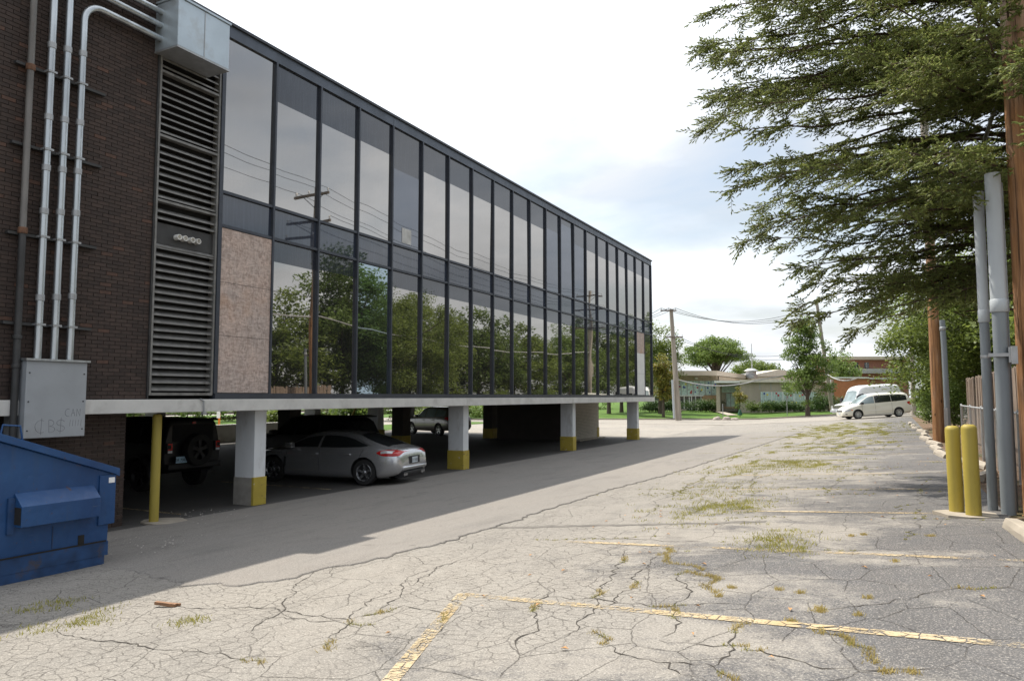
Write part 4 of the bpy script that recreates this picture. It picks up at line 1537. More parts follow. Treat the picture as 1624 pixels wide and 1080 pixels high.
while y > 6.5:
    if base is None or i < 6:
        hh = 2.12 + random.gauss(0, .03)
        mb = MB().prism([(-.068, 0), (.068, 0), (.068, hh - .04), (.03, hh), (-.03, hh), (-.068, hh - .04)], 'x', -.010, .010)
        o = mb.build('board', MAT['plank'], wf)
        me = o.data
        w0 = org(wf)
        for v in me.vertices: v.co += w0
        base = (base or []) + [o.data]
    else:
        o = bpy.data.objects.new('board', base[i % len(base)])
        COL.objects.link(o)
        o.parent = wf
    o.location = (random.gauss(0, .006), y - 20, .04 + random.gauss(0, .012))
    o.rotation_euler = (random.gauss(0, .006), random.gauss(0, .01), 0)
    y -= .146
    i += 1
for zc in (1.25, 2.0, 2.75):
    MB().box(2.44, 2.48, 6.5, 31.3, zc, zc + .09).build('fence_rail', MAT['plank'], wf)


def kerbstone(x, y, L, rz, label, lift=0.0, tilt=0.0, z=None):
    prof = [(-.10, 0), (.10, 0), (.095, .07), (.06, .13), (-.06, .13), (-.095, .07)]
    mb = MB()
    n = 6
    for i in range(n):
        a, b = -L / 2 + L * i / n, -L / 2 + L * (i + 1) / n
    rings = []
    for i in range(n + 1):
        yy = -L / 2 + L * i / n
        s = 1 if 0 < i < n else .90
        rings.append([(u * s + random.gauss(0, .004), yy + random.gauss(0, .006), w * s + random.gauss(0, .004)) for u, w in prof])
    vs = [p for r_ in rings for p in r_]
    fs = [(i * 6 + k, i * 6 + (k + 1) % 6, (i + 1) * 6 + (k + 1) % 6, (i + 1) * 6 + k) for i in range(n) for k in range(6)] + [tuple(range(6))[::-1], tuple(n * 6 + k for k in range(6))]
    mb.add(vs, fs)
    o = mb.build('wheel_stop', MAT['paleconc'], bevel=.008)
    o.location = (x, y, (z if z is not None else G(x)) - .015 + lift)
    o.rotation_euler = (tilt, 0, rz)
    tag(o, label, 'wheel stop', 'concrete wheel stops along the fence')


kerbstone(1.27, 9.55, 1.9, R(4), 'dark stained concrete wheel stop in front of the grey riser pipes')
kerbstone(1.60, 19.2, 1.9, R(9), 'concrete wheel stop lying askew behind the yellow bollards')
kerbstone(1.52, 16.4, 1.5, R(-14), 'low concrete wheel stop just behind the yellow bollards')
kerbstone(1.12, 22.2, 1.9, R(4), 'pale wheel stop broken in two left of the bollard tops')
kerbstone(1.10, 24.6, 1.8, R(3), 'pale wheel stop ending at the foot of the second orange pole')
kerbstone(1.16, 27.0, 1.7, R(8), 'pale wheel stop right against the second orange pole')
lab = ['concrete wheel stop first beyond the second orange pole', 'short concrete wheel stop second beyond the second orange pole', 'grey shaded wheel stop in front of the shrubs', 'low mossy wheel stop between shrubs and minivan', 'pale wheel stop nearest behind the white minivan', 'wheel stop partly under the shrub by the minivan']
for k, (x, y) in enumerate([(1.05, 30.0), (1.10, 33.0), (1.15, 36.2), (1.0, 39.6), (.95, 43.0), (.9, 46.6)]):
    kerbstone(x, y, random.uniform(1.5, 1.9), R(random.uniform(-6, 8)), lab[k], 0, 0)

# litter
q = gp(264, 962)
w = thing('wood_scrap', 'splintered brown piece of wood lying on the cracked asphalt', 'wood scrap', (q[0], q[1], G(q[0])))
MB().box(q[0] - .12, q[0] + .10, q[1] - .02, q[1] + .02, G(q[0]) + .012, G(q[0]) + .04).build('splinter', MAT['scrap'], w).rotation_euler = (0, .05, .25)
MB().box(q[0] - .08, q[0] + .13, q[1] + .03, q[1] + .05, G(q[0]) + .008, G(q[0]) + .03).build('splinter', MAT['scrap'], w).rotation_euler = (0, -.04, .1)
leaf_v = []
for _ in range(160):
    x, y = random.uniform(-4, 1.2), random.uniform(4.5, 22)
    if random.random() < .35: x, y = random.uniform(1.3, 1.9), random.uniform(9, 24)
    z = (G(x) if x < 1.28 else .875) + .012
    a = random.uniform(0, 6.28)
    s = random.uniform(.015, .035)
    c_, s_ = math.cos(a) * s, math.sin(a) * s
    leaf_v += [(x - c_, y - s_, z), (x + s_ * .5, y - c_ * .5, z + .012), (x + c_, y + s_, z + .004), (x - s_ * .5, y + c_ * .5, z + .014)]
tag(np_mesh('fallen_leaves', leaf_v, 4, MAT['leaf_dry']), 'scattered dry leaves on the asphalt', 'leaves', kind='stuff')
pg = MB()
for _ in range(110):
    qx, qy = (random.gauss(0, 1), random.gauss(0, 1))
    c0 = gp(*random.choice([(240, 870), (200, 860), (290, 862), (330, 815), (345, 822), (300, 818)]))
    x, y = c0[0] + qx * .35, c0[1] + qy * .4
    s = random.uniform(.006, .022)
    z = G(x) + .03
    pg.add([(x + s * math.cos(a) * random.uniform(.7, 1.2), y + s * math.sin(a), z) for a in (0, 1.57, 3.14, 4.71)] + [(x, y, z + s * .8)], [(0, 1, 4), (1, 2, 4), (2, 3, 4), (3, 0, 4)])
tag(pg.build('gravel', MAT['greyconc']), kind='stuff')
#@@VEH@@
# ------------------------------------------------------------------ vehicles
def pchip(xk, yk):
    xk, yk = np.array(xk, float), np.array(yk, float)
    o_ = np.argsort(xk)
    xk, yk = xk[o_], yk[o_]
    h = np.diff(xk)
    d = np.diff(yk) / h
    m = np.zeros(len(xk))
    m[0], m[-1] = d[0], d[-1]
    for i in range(1, len(xk) - 1):
        if d[i - 1] * d[i] > 0:
            w1, w2 = 2 * h[i] + h[i - 1], h[i] + 2 * h[i - 1]
            m[i] = (w1 + w2) / (w1 / d[i - 1] + w2 / d[i])

    def f(x):
        x = min(max(x, xk[0]), xk[-1])
        i = min(max(int(np.searchsorted(xk, x)) - 1, 0), len(h) - 1)
        t = (x - xk[i]) / h[i]
        return float((2 * t ** 3 - 3 * t ** 2 + 1) * yk[i] + (t ** 3 - 2 * t ** 2 + t) * h[i] * m[i] + (-2 * t ** 3 + 3 * t ** 2) * yk[i + 1] + (t ** 3 - t ** 2) * h[i] * m[i + 1])
    return f


class Car:
    """a lofted body; windows, lamps and seams are fitted to its skin"""
    def __init__(self, sp):
        self.sp = sp
        self.f = {k: pchip([a for a, _ in v], [b for _, b in v]) for k, v in sp['curves'].items()}
        self.x0, self.x1 = sp['x']

    def section(self, x):
        g = self.f
        zt, zb, w, wr, zs = (g[k](x) for k in ('zt', 'zb', 'w', 'wr', 'zs'))
        cr = self.sp.get('crown', .06)
        ze = max(zt - cr, zs + .06)
        zb = min(zb, ze - .03)
        zb = max(zb, zs + .03)
        K = [(w * .86, zs), (w * .97, zs + .10 * (zb - zs)), (w, zs + .48 * (zb - zs)), (w * .985, zs + .8 * (zb - zs)), (w * self.sp.get('belt', .955), zb),
             ((w * .955 + wr) / 2 + .02, (zb + ze) / 2), (wr, ze), (wr * .8, ze + (zt - ze) * .62), (wr * .42, ze + (zt - ze) * .9), (0, zt)]
        out = []
        n = len(K)
        for i in range(n - 1):
            p0, p1, p2, p3 = K[max(i - 1, 0)], K[i], K[i + 1], K[min(i + 2, n - 1)]
            for s in range(3):
                t = s / 3
                out.append(tuple(.5 * ((2 * p1[k]) + (-p0[k] + p2[k]) * t * .8 + (2 * p0[k] - 5 * p1[k] + 4 * p2[k] - p3[k]) * t * t * .8 + (-p0[k] + 3 * p1[k] - 3 * p2[k] + p3[k]) * t ** 3 * .8 + (p2[k] - p1[k]) * .2 * t + 0) if False else p1[k] + (p2[k] - p1[k]) * t for k in (0, 1)))
        out.append(K[-1])
        # soften the polyline
        for _ in range(2):
            o2 = [out[0]]
            for i in range(1, len(out) - 1):
                o2.append((.25 * out[i - 1][0] + .5 * out[i][0] + .25 * out[i + 1][0], .25 * out[i - 1][1] + .5 * out[i][1] + .25 * out[i + 1][1]))
            o2.append(out[-1])
            out = o2
        return out

    def body(self, mat):
        sp = self.sp
        n = 84
        xs = [self.x0 + (self.x1 - self.x0) * (.5 - .5 * math.cos(PI * i / n)) * .6 + (self.x1 - self.x0) * (i / n) * .4 for i in range(n + 1)]
        rings = []
        for x in xs:
            s = self.section(x)
            rings.append([(x, y, z) for y, z in s] + [(x, -y, z) for y, z in s[-2::-1]])
        m = len(rings[0])
        mb = MB()
        mb.v = [p for r_ in rings for p in r_]
        mb.f = [(i * m + k, i * m + (k + 1) % m, (i + 1) * m + (k + 1) % m, (i + 1) * m + k) for i in range(n) for k in range(m)]
        mb.f += [tuple(range(m)), tuple(n * m + k for k in range(m))[::-1]]
        o = mb.build('body', mat)
        o.data.materials.append(MAT['black'])
        cut = MB()
        for ax in sp['axles']:
            for s in (1, -1):
                y0, y1 = s * (sp['half'] - .33), s * (sp['half'] + .3)
                cut.lathe([(sp['r'] * 1.13, min(y0, y1)), (sp['r'] * 1.13, max(y0, y1))], 36, 'y', (ax, 0, sp['r'] + .02))
        c = cut.build('cutter', MAT['black'])
        md = o.modifiers.new('b', 'BOOLEAN')
        md.object = c
        md.operation = 'DIFFERENCE'
        md.solver = 'EXACT'
        try: md.material_mode = 'TRANSFER'
        except Exception: pass
        bpy.context.view_layer.update()
        dg = bpy.context.evaluated_depsgraph_get()
        me = bpy.data.meshes.new_from_object(o.evaluated_get(dg))
        bm = bmesh.new()
        bm.from_mesh(me)
        bmesh.ops.remove_doubles(bm, verts=bm.verts, dist=.0015)
        bmesh.ops.dissolve_degenerate(bm, edges=bm.edges, dist=.0015)
        bm.to_mesh(me)
        bm.free()
        o.modifiers.clear()
        old = o.data
        o.data = me
        bpy.data.meshes.remove(old)
        bpy.data.objects.remove(c)
        me.polygons.foreach_set('use_smooth', [True] * len(me.polygons))
        me.set_sharp_from_angle(angle=R(32))
        o.parent = self.root
        return o

    def ysurf(self, x, z):
        s = self.section(x)
        return float(np.interp(z, [q[1] for q in s], [q[0] for q in s]))

    def zsurf(self, x, y):
        s = self.section(x)[12:]
        return float(np.interp(abs(y), [q[0] for q in s[::-1]], [q[1] for q in s[::-1]]))

    def side(self, name, mat, pts, side, off=.010, nx=24, nz=14, parent=None):
        """pts: (x, zlo, zhi) rows"""
        lo = pchip([p[0] for p in pts], [p[1] for p in pts])
        hi = pchip([p[0] for p in pts], [p[2] for p in pts])
        mb = MB()
        rows = []
        for j in range(nz + 1):
            r_ = []
            for i in range(nx + 1):
                x = pts[0][0] + (pts[-1][0] - pts[0][0]) * i / nx
                z = lo(x) + (hi(x) - lo(x)) * j / nz
                r_.append((x, side * (self.ysurf(x, z) + off), z))
            rows.append(r_)
        for a, b in zip(rows, rows[1:]): mb.strip(a, b)
        return mb.build(name, mat, parent or self.root, smooth=60)

    def top(self, name, mat, pts, off=.006, nx=20, ny=20, parent=None, dx=0.0):
        """pts: (x, ylo, yhi) rows over the top skin"""
        lo = pchip([p[0] for p in pts], [p[1] for p in pts])
        hi = pchip([p[0] for p in pts], [p[2] for p in pts])
        mb = MB()
        rows = []
        for i in range(nx + 1):
            x = pts[0][0] + (pts[-1][0] - pts[0][0]) * i / nx
            rows.append([(x + dx, lo(x) + (hi(x) - lo(x)) * j / ny, self.zsurf(x, lo(x) + (hi(x) - lo(x)) * j / ny) + off) for j in range(ny + 1)])
        for a, b in zip(rows, rows[1:]): mb.strip(a, b)
        return mb.build(name, mat, parent or self.root, smooth=60)

    def seam(self, x, z0, z1, side, slant=0.0, w=.006, mat=None):
        mb = MB()
        A, B = [], []
        for i in range(9):
            z = z0 + (z1 - z0) * i / 8
            xx = x + slant * (i / 8)
            A.append((xx - w, side * (self.ysurf(xx - w, z) + .003), z))
            B.append((xx + w, side * (self.ysurf(xx + w, z) + .003), z))
        mb.strip(A, B)
        mb.build('door_seam', mat or MAT['steel_dark'], self.root)

    def wheels(self, spokes=5, rim=None):
        sp = self.sp
        r_ = sp['r']
        first = None
        for ax in sp['axles']:
            for s in (1, -1):
                if first is None:
                    w = bpy.data.objects.new('wheel', None)
                    COL.objects.link(w)
                    w.parent = self.root
                    w['_local'] = 1
                    t = .11
                    MB().lathe([(r_ * .66, -t), (r_ * .94, -t), (r_ * .99, -t * .8), (r_, -t * .4), (r_, t * .4), (r_ * .99, t * .8), (r_ * .94, t), (r_ * .66, t), (r_ * .64, 0)], 36, 'y', closed=True).build('tyre', MAT['tyre'], w, smooth=40)
                    m = MB().lathe([(r_ * .60, t * .5), (r_ * .69, t * .96), (r_ * .66, t * 1.02), (r_ * .58, t * .55)], 36, 'y', closed=True)
                    m.lathe([(r_ * .15, t * .3), (r_ * .15, t * .85), (r_ * .08, t * .95), (.004, t * .95)], 18, 'y')
                    for k in range(spokes):
                        a = 2 * PI * k / spokes + .3
                        c_, s_ = math.cos(a), math.sin(a)
                        wi, wo = r_ * (.10 if spokes < 7 else .055), r_ * (.065 if spokes < 7 else .085)
                        P = []
                        for rr, ww, hh in ((r_ * .1, wi, t * .72), (r_ * .62, wo, t * .9)):
                            for u in (-ww, ww):
                                for v in (hh, hh - t * .4):
                                    P.append((rr * c_ - u * s_, v, rr * s_ + u * c_))
                        m.add(P, [(0, 2, 6, 4), (1, 5, 7, 3), (0, 4, 5, 1), (2, 3, 7, 6), (0, 1, 3, 2), (4, 6, 7, 5)])
                    m.build('rim', rim or MAT['alloy'], w, smooth=35)
                    MB().lathe([(r_ * .64, -t * .6), (r_ * .64, t * .2), (.01, t * .2)], 24, 'y').build('brake_drum', MAT['steel_dark'], w, smooth=40)
                    first = w
                else:
                    w = copy_tree(first, self.root)
                w.location = (ax, s * (sp['half'] - .135), r_)
                w.rotation_euler = (0, 0, 0 if s > 0 else PI)


def mk_car(name, label, cat, sp, x, y, z, rz, group=None):
    c = Car(sp)
    c.root = thing(name, label, cat, (x, y, z), rz, group, local=True)
    return c


def plate(c, x, y0, z0, mat, txt, s=1, w=.30, h=.15, parent=None):
    p = MB().box(min(x, x + .012 * s), max(x, x + .012 * s), y0 - w / 2, y0 + w / 2, z0 - h / 2, z0 + h / 2).build('licence_plate', mat, parent or c.root)
    cu = bpy.data.curves.new('plate_text', 'FONT')
    cu.body = txt
    cu.size = h * .62
    cu.align_x = 'CENTER'
    cu.extrude = .001
    to = bpy.data.objects.new('plate_text', cu)
    COL.objects.link(to)
    bpy.context.view_layer.update()
    me = bpy.data.meshes.new_from_object(to.evaluated_get(bpy.context.evaluated_depsgraph_get()))
    bpy.data.objects.remove(to)
    # face the text along s * x
    xx = x + (.0135 if s > 0 else -.0015) * 1
    for v in me.vertices:
        u, w_ = v.co.x, v.co.y
        v.co = Vector((x + s * .0145, y0 + u * s, z0 - h * .24 + w_))
    me.materials.clear()
    me.materials.append(MAT['ink'])
    o = bpy.data.objects.new('plate_text', me)
    COL.objects.link(o)
    o.parent = p


# silver fastback ------------------------------------------------------------
SILVER = dict(x=(-2.485, 2.485), half=.955, r=.345, axles=(-1.45, 1.47), crown=.075, curves=dict(
    zt=[(-2.485, .66), (-2.46, .84), (-2.40, .945), (-2.25, 1.01), (-2.0, 1.075), (-1.6, 1.21), (-1.1, 1.345), (-.5, 1.42), (.0, 1.425), (.5, 1.35), (.9, 1.19), (1.25, 1.02), (1.6, .965), (2.1, .85), (2.38, .70), (2.485, .52)],
    zb=[(-2.485, .60), (-2.42, .80), (-2.2, .93), (-1.6, .98), (0, .955), (1.1, .92), (1.6, .86), (2.2, .72), (2.485, .46)],
    w=[(-2.485, .72), (-2.44, .82), (-2.3, .90), (-1.9, .955), (-1.4, .965), (-.4, .945), (.8, .945), (1.5, .955), (2.1, .90), (2.35, .80), (2.485, .62)],
    wr=[(-2.485, .60), (-2.3, .70), (-2.0, .68), (-1.5, .60), (-.8, .57), (.2, .58), (.8, .64), (1.25, .74), (1.8, .70), (2.3, .55), (2.485, .42)],
    zs=[(-2.485, .40), (-2.35, .30), (-1.9, .21), (0, .18), (2.0, .20), (2.35, .24), (2.485, .30)]))
silver = paint_mat('silver_car_paint', (.58, .585, .60), .27, .75)
c = mk_car('parked_car', 'silver grey fastback car parked in the garage opening between the first two columns', 'car', SILVER, -14.20, 16.86, .005, PI + .13)
c.body(silver)
for s in (1, -1):
    c.side('side_window', MAT['carglass'], [(1.02, .985, 1.0), (.75, .98, 1.12), (.4, .985, 1.24), (.02, .985, 1.295)], s)
    c.side('side_window', MAT['carglass'], [(-.06, .985, 1.30), (-.5, .99, 1.29), (-.95, 1.0, 1.225), (-1.3, 1.015, 1.115), (-1.50, 1.045, 1.06)], s)
    c.side('window_trim', MAT['chrome'], [(-1.56, 1.045, 1.058), (-1.3, 1.134, 1.146), (-.95, 1.25, 1.262), (-.5, 1.305, 1.317), (0, 1.307, 1.319), (.4, 1.248, 1.258), (.8, 1.10, 1.11)], s, .008, 20, 1)
    tl = c.side('tail_light', MAT['redlens'], [(-2.43, .80, .905), (-2.30, .79, .945), (-2.1, .79, .95), (-1.95, .815, .93), (-1.84, .86, .885)], s, .012, 24, 12)
    c.side('lens_band', MAT['clearlens'], [(-2.28, .865, .93), (-2.1, .865, .935), (-1.96, .85, .915)], s, .019, 18, 10, tl)
    c.seam(-.05, .32, .98, s)
    c.seam(-1.22, .55, .99, s, -.22)
    c.seam(1.05, .32, .93, s, -.05)
    for xx in (-.93, .12):
        MB().box(xx - .11, xx + .11, min(s * .945, s * .985), max(s * .945, s * .985), .80, .835).build('door_handle', silver, c.root, bevel=.008)
    MB().prism([(.72, .96), (.96, .97), (.93, 1.10), (.74, 1.12)], 'y', min(s * .93, s * 1.12), max(s * .93, s * 1.12)).build('mirror', silver, c.root, bevel=.03, smooth=40)
    c.side('fender_vent', MAT['steel_dark'], [(1.02, .45, .70), (1.08, .42, .73)], s, .006, 2, 3)
    MB().lathe([(.045, -2.50), (.045, -2.30)], 14, 'x', (0, s * .46, .30)).lathe([(.045, -2.50), (.045, -2.30)], 14, 'x', (0, s * .57, .30)).build('tailpipe', MAT['chrome'], c.root, smooth=40)
    MB().prism([(1.95, .64), (2.40, .58), (2.36, .66), (2.02, .76)], 'y', min(s * .72, s * .86), max(s * .72, s * .86)).build('headlight', MAT['clearlens'], c.root, bevel=.02)
c.top('window_trim', MAT['chrome'], [(-2.04, -.60, .60), (-1.85, -.61, .61), (-1.4, -.57, .57), (-1.08, -.46, .46)], .004)
c.top('rear_window', MAT['carglass'], [(-2.02, -.575, .575), (-1.85, -.585, .585), (-1.4, -.545, .545), (-1.11, -.44, .44)], .009)
c.top('windscreen', MAT['carglass'], [(.50, -.55, .55), (.9, -.62, .62), (1.22, -.68, .68)], .009)
c.top('boot_seam', MAT['steel_dark'], [(-2.28, -.62, .62), (-2.265, -.62, .62)], .004, 1, 10)
MB().prism([(-2.44, .20), (-2.50, .30), (-2.50, .37), (-2.30, .36), (-2.2, .2)], 'y', -.62, .62).build('rear_diffuser', MAT['steel_dark'], c.root, bevel=.02)
MB().prism([(-2.497, .40), (-2.53, .44), (-2.53, .50), (-2.45, .53), (-2.38, .40)], 'y', -.68, .68).build('rear_bumper', silver, c.root, bevel=.025, smooth=50)
MB().box(-2.497, -2.478, -.30, .30, .56, .76).build('plate_recess', MAT['steel_dark'], c.root)
plate(c, -2.498, 0, .655, MAT['plate'], 'C17 8052', -1, .31, .155)
c.wheels(5)

# dark SUV ---------------------------------------------------------------------
SUV = dict(x=(-2.42, 2.42), half=.95, r=.365, axles=(-1.42, 1.45), crown=.07, curves=dict(
    zt=[(-2.42, .80), (-2.39, 1.05), (-2.30, 1.30), (-2.12, 1.60), (-1.9, 1.70), (-1.2, 1.74), (0, 1.74), (.35, 1.70), (.8, 1.42), (1.15, 1.18), (1.7, 1.10), (2.2, .98), (2.36, .85), (2.42, .70)],
    zb=[(-2.42, .76), (-2.3, 1.02), (-1.5, 1.09), (0, 1.06), (1.1, 1.02), (1.7, .98), (2.2, .86), (2.42, .62)],
    w=[(-2.42, .78), (-2.32, .88), (-1.9, .94), (-1.0, .955), (1.0, .955), (1.7, .945), (2.2, .88), (2.42, .72)],
    wr=[(-2.42, .62), (-2.1, .62), (-1.2, .66), (.2, .66), (.8, .68), (1.2, .76), (1.8, .74), (2.42, .55)],
    zs=[(-2.42, .48), (-2.2, .34), (0, .26), (2.1, .28), (2.42, .36)]))


def suv(name, label, x, y, rz, paint, glass, lamp=True):
    c = mk_car(name, label, 'suv', SUV, x, y, .005, rz)
    c.body(paint)
    for s in (1, -1):
        c.side('side_window', glass, [(1.02, 1.09, 1.11), (.7, 1.09, 1.38), (.35, 1.10, 1.58), (.05, 1.10, 1.61)], s)
        c.side('side_window', glass, [(-.03, 1.10, 1.61), (-.5, 1.11, 1.62), (-.98, 1.12, 1.60)], s)
        c.side('side_window', glass, [(-1.06, 1.13, 1.59), (-1.5, 1.15, 1.56), (-1.95, 1.20, 1.48)], s)
        c.side('tail_light', MAT['redlens'], [(-2.37, .95, 1.10), (-2.2, .97, 1.14), (-2.0, 1.02, 1.10)], s, .012, 6, 3)
        c.seam(-.0, .40, 1.08, s)
        c.seam(-1.0, .55, 1.09, s)
        c.seam(1.0, .42, 1.04, s)
        for xx in (-.85, .18):
            MB().box(xx - .1, xx + .1, min(s * .94, s * .98), max(s * .94, s * .98), .92, .955).build('door_handle', paint, c.root, bevel=.008)
        MB().prism([(.72, 1.08), (.95, 1.09), (.92, 1.24), (.74, 1.25)], 'y', min(s * .92, s * 1.13), max(s * .92, s * 1.13)).build('mirror', paint, c.root, bevel=.03, smooth=40)
        c.side('roof_rail', MAT['galv_dull'], [(-1.8, 1.695, 1.715), (-1, 1.71, 1.73), (.2, 1.70, 1.72)], s, .02, 8, 1)
        MB().prism([(2.1, .78), (2.39, .74), (2.34, .88), (2.1, .94)], 'y', min(s * .66, s * .84), max(s * .66, s * .84)).build('headlight', MAT['clearlens'], c.root, bevel=.02)
    c.top('rear_window', glass, [(-2.33, -.56, .56), (-2.25, -.60, .60), (-2.14, -.58, .58)], .012, 6, 8, None, -.012)
    c.top('windscreen', glass, [(.42, -.60, .60), (.8, -.65, .65), (1.1, -.70, .70)], .008)
    MB().box(-2.46, -2.36, -.78, .78, .52, .66).build('rear_bumper', MAT['steel_dark'], c.root, bevel=.03, smooth=50)
    MB().prism([(-2.28, 1.68), (-1.95, 1.71), (-1.95, 1.75), (-2.30, 1.71)], 'y', -.6, .6).build('roof_spoiler', paint, c.root, bevel=.01)
    plate(c, -2.41, 0, .90, MAT['plate'], 'R44 910', -1)
    c.wheels(5, MAT['hubcap'])
    return c


black_paint = paint_mat('black_car_paint', (.007, .008, .010), .45, 0, .12)
suv('parked_suv', 'black sport utility vehicle parked beyond the silver fastback in the dark garage', -17.9, 20.0, PI, black_paint, MAT['carglass'])
beige_paint = paint_mat('champagne_car_paint', (.13, .115, .10), .35, .2)
suv('parked_suv', 'pale champagne sport utility vehicle parked far back at the open side of the garage', *cp(694, 46.5), R(158), beige_paint, MAT['carglass_lt'])

# black boxy off-roader ----------------------------------------------------------
JEEP = dict(x=(-2.1, 2.1), half=.92, r=.40, axles=(-1.25, 1.35), crown=.035, belt=.98, curves=dict(
    zt=[(-2.1, 1.70), (-2.07, 1.78), (-1.9, 1.82), (0, 1.84), (.3, 1.80), (.62, 1.30), (.75, 1.17), (1.4, 1.13), (2.0, 1.08), (2.1, .98)],
    zb=[(-2.1, 1.14), (0, 1.15), (.6, 1.12), (1.4, 1.05), (2.1, .92)],
    w=[(-2.1, .84), (-2.05, .875), (0, .885), (1.2, .86), (2.1, .76)],
    wr=[(-2.1, .70), (-1.8, .72), (.2, .72), (.75, .78), (1.5, .70), (2.1, .62)],
    zs=[(-2.1, .58), (-1.8, .45), (0, .42), (1.9, .46), (2.1, .55)]))
c = mk_car('off_road_vehicle', 'black boxy off-road vehicle with rear spare wheel parked behind the first column', 'off-roader', JEEP, -18.08, 13.42, .005, PI)
c.body(black_paint)
for s in (1, -1):
    c.side('side_window', MAT['carglass'], [(.52, 1.20, 1.28), (.25, 1.20, 1.68), (-.35, 1.20, 1.71)], s)
    c.side('side_window', MAT['carglass'], [(-.45, 1.20, 1.71), (-1.1, 1.20, 1.71)], s)
    c.side('side_window', MAT['carglass'], [(-1.2, 1.20, 1.71), (-1.95, 1.20, 1.69)], s)
    c.seam(-.4, .55, 1.15, s)
    c.seam(.55, .55, 1.12, s)
    fl = MB()
    for ax in (-1.25, 1.35):
        pts = [(ax + .52 * math.cos(a), .42 + .50 * math.sin(a)) for a in [R(-5 + 190 * k / 14) for k in range(15)]]
        inn = [(ax + .46 * math.cos(a), .42 + .44 * math.sin(a)) for a in [R(-5 + 190 * k / 14) for k in range(15)]]
        for k in range(14):
            fl.prism([pts[k], pts[k + 1], inn[k + 1], inn[k]], 'y', min(s * .84, s * 1.0), max(s * .84, s * 1.0))
    fl.build('fender_flare', MAT['steel_dark'], c.root)
    MB().box(.42, .56, min(s * .9, s * 1.12), max(s * .9, s * 1.12), 1.22, 1.42).build('mirror', MAT['steel_dark'], c.root, bevel=.02)
    # square lamp with a bracket-shaped red lit edge
    tl = MB().box(-2.16, -2.09, s * .73 - .085, s * .73 + .085, .96, 1.22).build('tail_light', MAT['steel_dark'], c.root, bevel=.01)
    lm = MB()
    lm.box(-2.172, -2.161, s * .73 - .06, s * .73 + .06, 1.175, 1.205).box(-2.172, -2.161, s * .73 - .06, s * .73 + .06, 1.045, 1.075)
    yy = s * .73 - .06 * (-s) * -1
    lm.box(-2.172, -2.161, s * .73 - .06 if s > 0 else s * .73 + .03, s * .73 - .03 if s > 0 else s * .73 + .06, 1.076, 1.174)
    lm.build('red_lens', M('bright_red_reflector', (.85, .03, .025), .3, bump=0), tl)
    MB().box(-2.17, -2.161, s * .73 - .06, s * .73 + .06, .975, 1.03).build('clear_lens', MAT['clearlens'], tl)
MB().box(-2.112, -2.098, -.62, .62, 1.24, 1.66).build('rear_window', MAT['black'], c.root)
sw = MB().lathe([(.25, -2.36), (.385, -2.36), (.40, -2.33), (.40, -2.18), (.385, -2.14), (.25, -2.14)], 32, 'x', (0, -.02, 1.02), closed=True).build('spare_wheel', MAT['tyre'], c.root, smooth=40)
m = MB().lathe([(.245, -2.30), (.275, -2.345), (.255, -2.35), (.235, -2.30)], 32, 'x', (0, -.02, 1.02), closed=True).lathe([(.07, -2.34), (.07, -2.2)], 16, 'x', (0, -.02, 1.02))
for k in range(5):
    a = 2 * PI * k / 5 + .31
    c_, s_ = math.cos(a), math.sin(a)
    P = [(x_, -.02 + r_ * c_ - u * s_, 1.02 + r_ * s_ + u * c_) for r_, w_ in ((.05, .035), (.25, .05)) for u in (-w_, w_) for x_ in (-2.335, -2.30)]
    m.add(P, [(0, 2, 6, 4), (1, 5, 7, 3), (0, 4, 5, 1), (2, 3, 7, 6), (0, 1, 3, 2), (4, 6, 7, 5)])
m.build('rim', MAT['steel_dark'], sw)
MB().box(-2.22, -2.05, -.80, .80, .56, .70).build('rear_bumper', MAT['steel_dark'], c.root, bevel=.02)
MB().box(-2.13, -2.10, -.05, .05, 1.68, 1.73).build('brake_lamp', MAT['redlens'], c.root)
plate(c, -2.225, .44, .80, MAT['plateblue'], 'DR 70821', -1, .32, .16)
c.wheels(5, MAT['steel_dark'])

# white minivan ---------------------------------------------------------------------
VANC = dict(x=(-2.56, 2.56), half=.99, r=.345, axles=(-1.50, 1.54), crown=.09, curves=dict(
    zt=[(-2.56, .80), (-2.54, 1.1), (-2.48, 1.42), (-2.36, 1.66), (-2.1, 1.755), (-1.2, 1.80), (0, 1.80), (.45, 1.74), (1.0, 1.45), (1.45, 1.18), (1.65, 1.10), (2.1, 1.0), (2.4, .86), (2.52, .72), (2.56, .60)],
    zb=[(-2.56, .76), (-2.4, 1.08), (-1.5, 1.12), (0, 1.05), (1.2, .98), (1.7, .92), (2.2, .80), (2.56, .55)],
    w=[(-2.56, .82), (-2.46, .92), (-2.1, .98), (-1.0, 1.0), (1.0, 1.0), (1.7, .985), (2.2, .90), (2.45, .76), (2.56, .60)],
    wr=[(-2.56, .66), (-2.2, .68), (-1.0, .74), (.3, .73), (1.0, .74), (1.5, .78), (2.0, .72), (2.56, .42)],
    zs=[(-2.56, .42), (-2.4, .30), (-1, .20), (1.2, .20), (2.3, .24), (2.56, .32)]))


def tilt(o):
    """set a vehicle square on the sloping lot"""
    rz = o.rotation_euler.z
    o.rotation_euler = (math.atan(-.0637 * math.sin(rz)), -math.atan(.0637 * math.cos(rz)), rz)


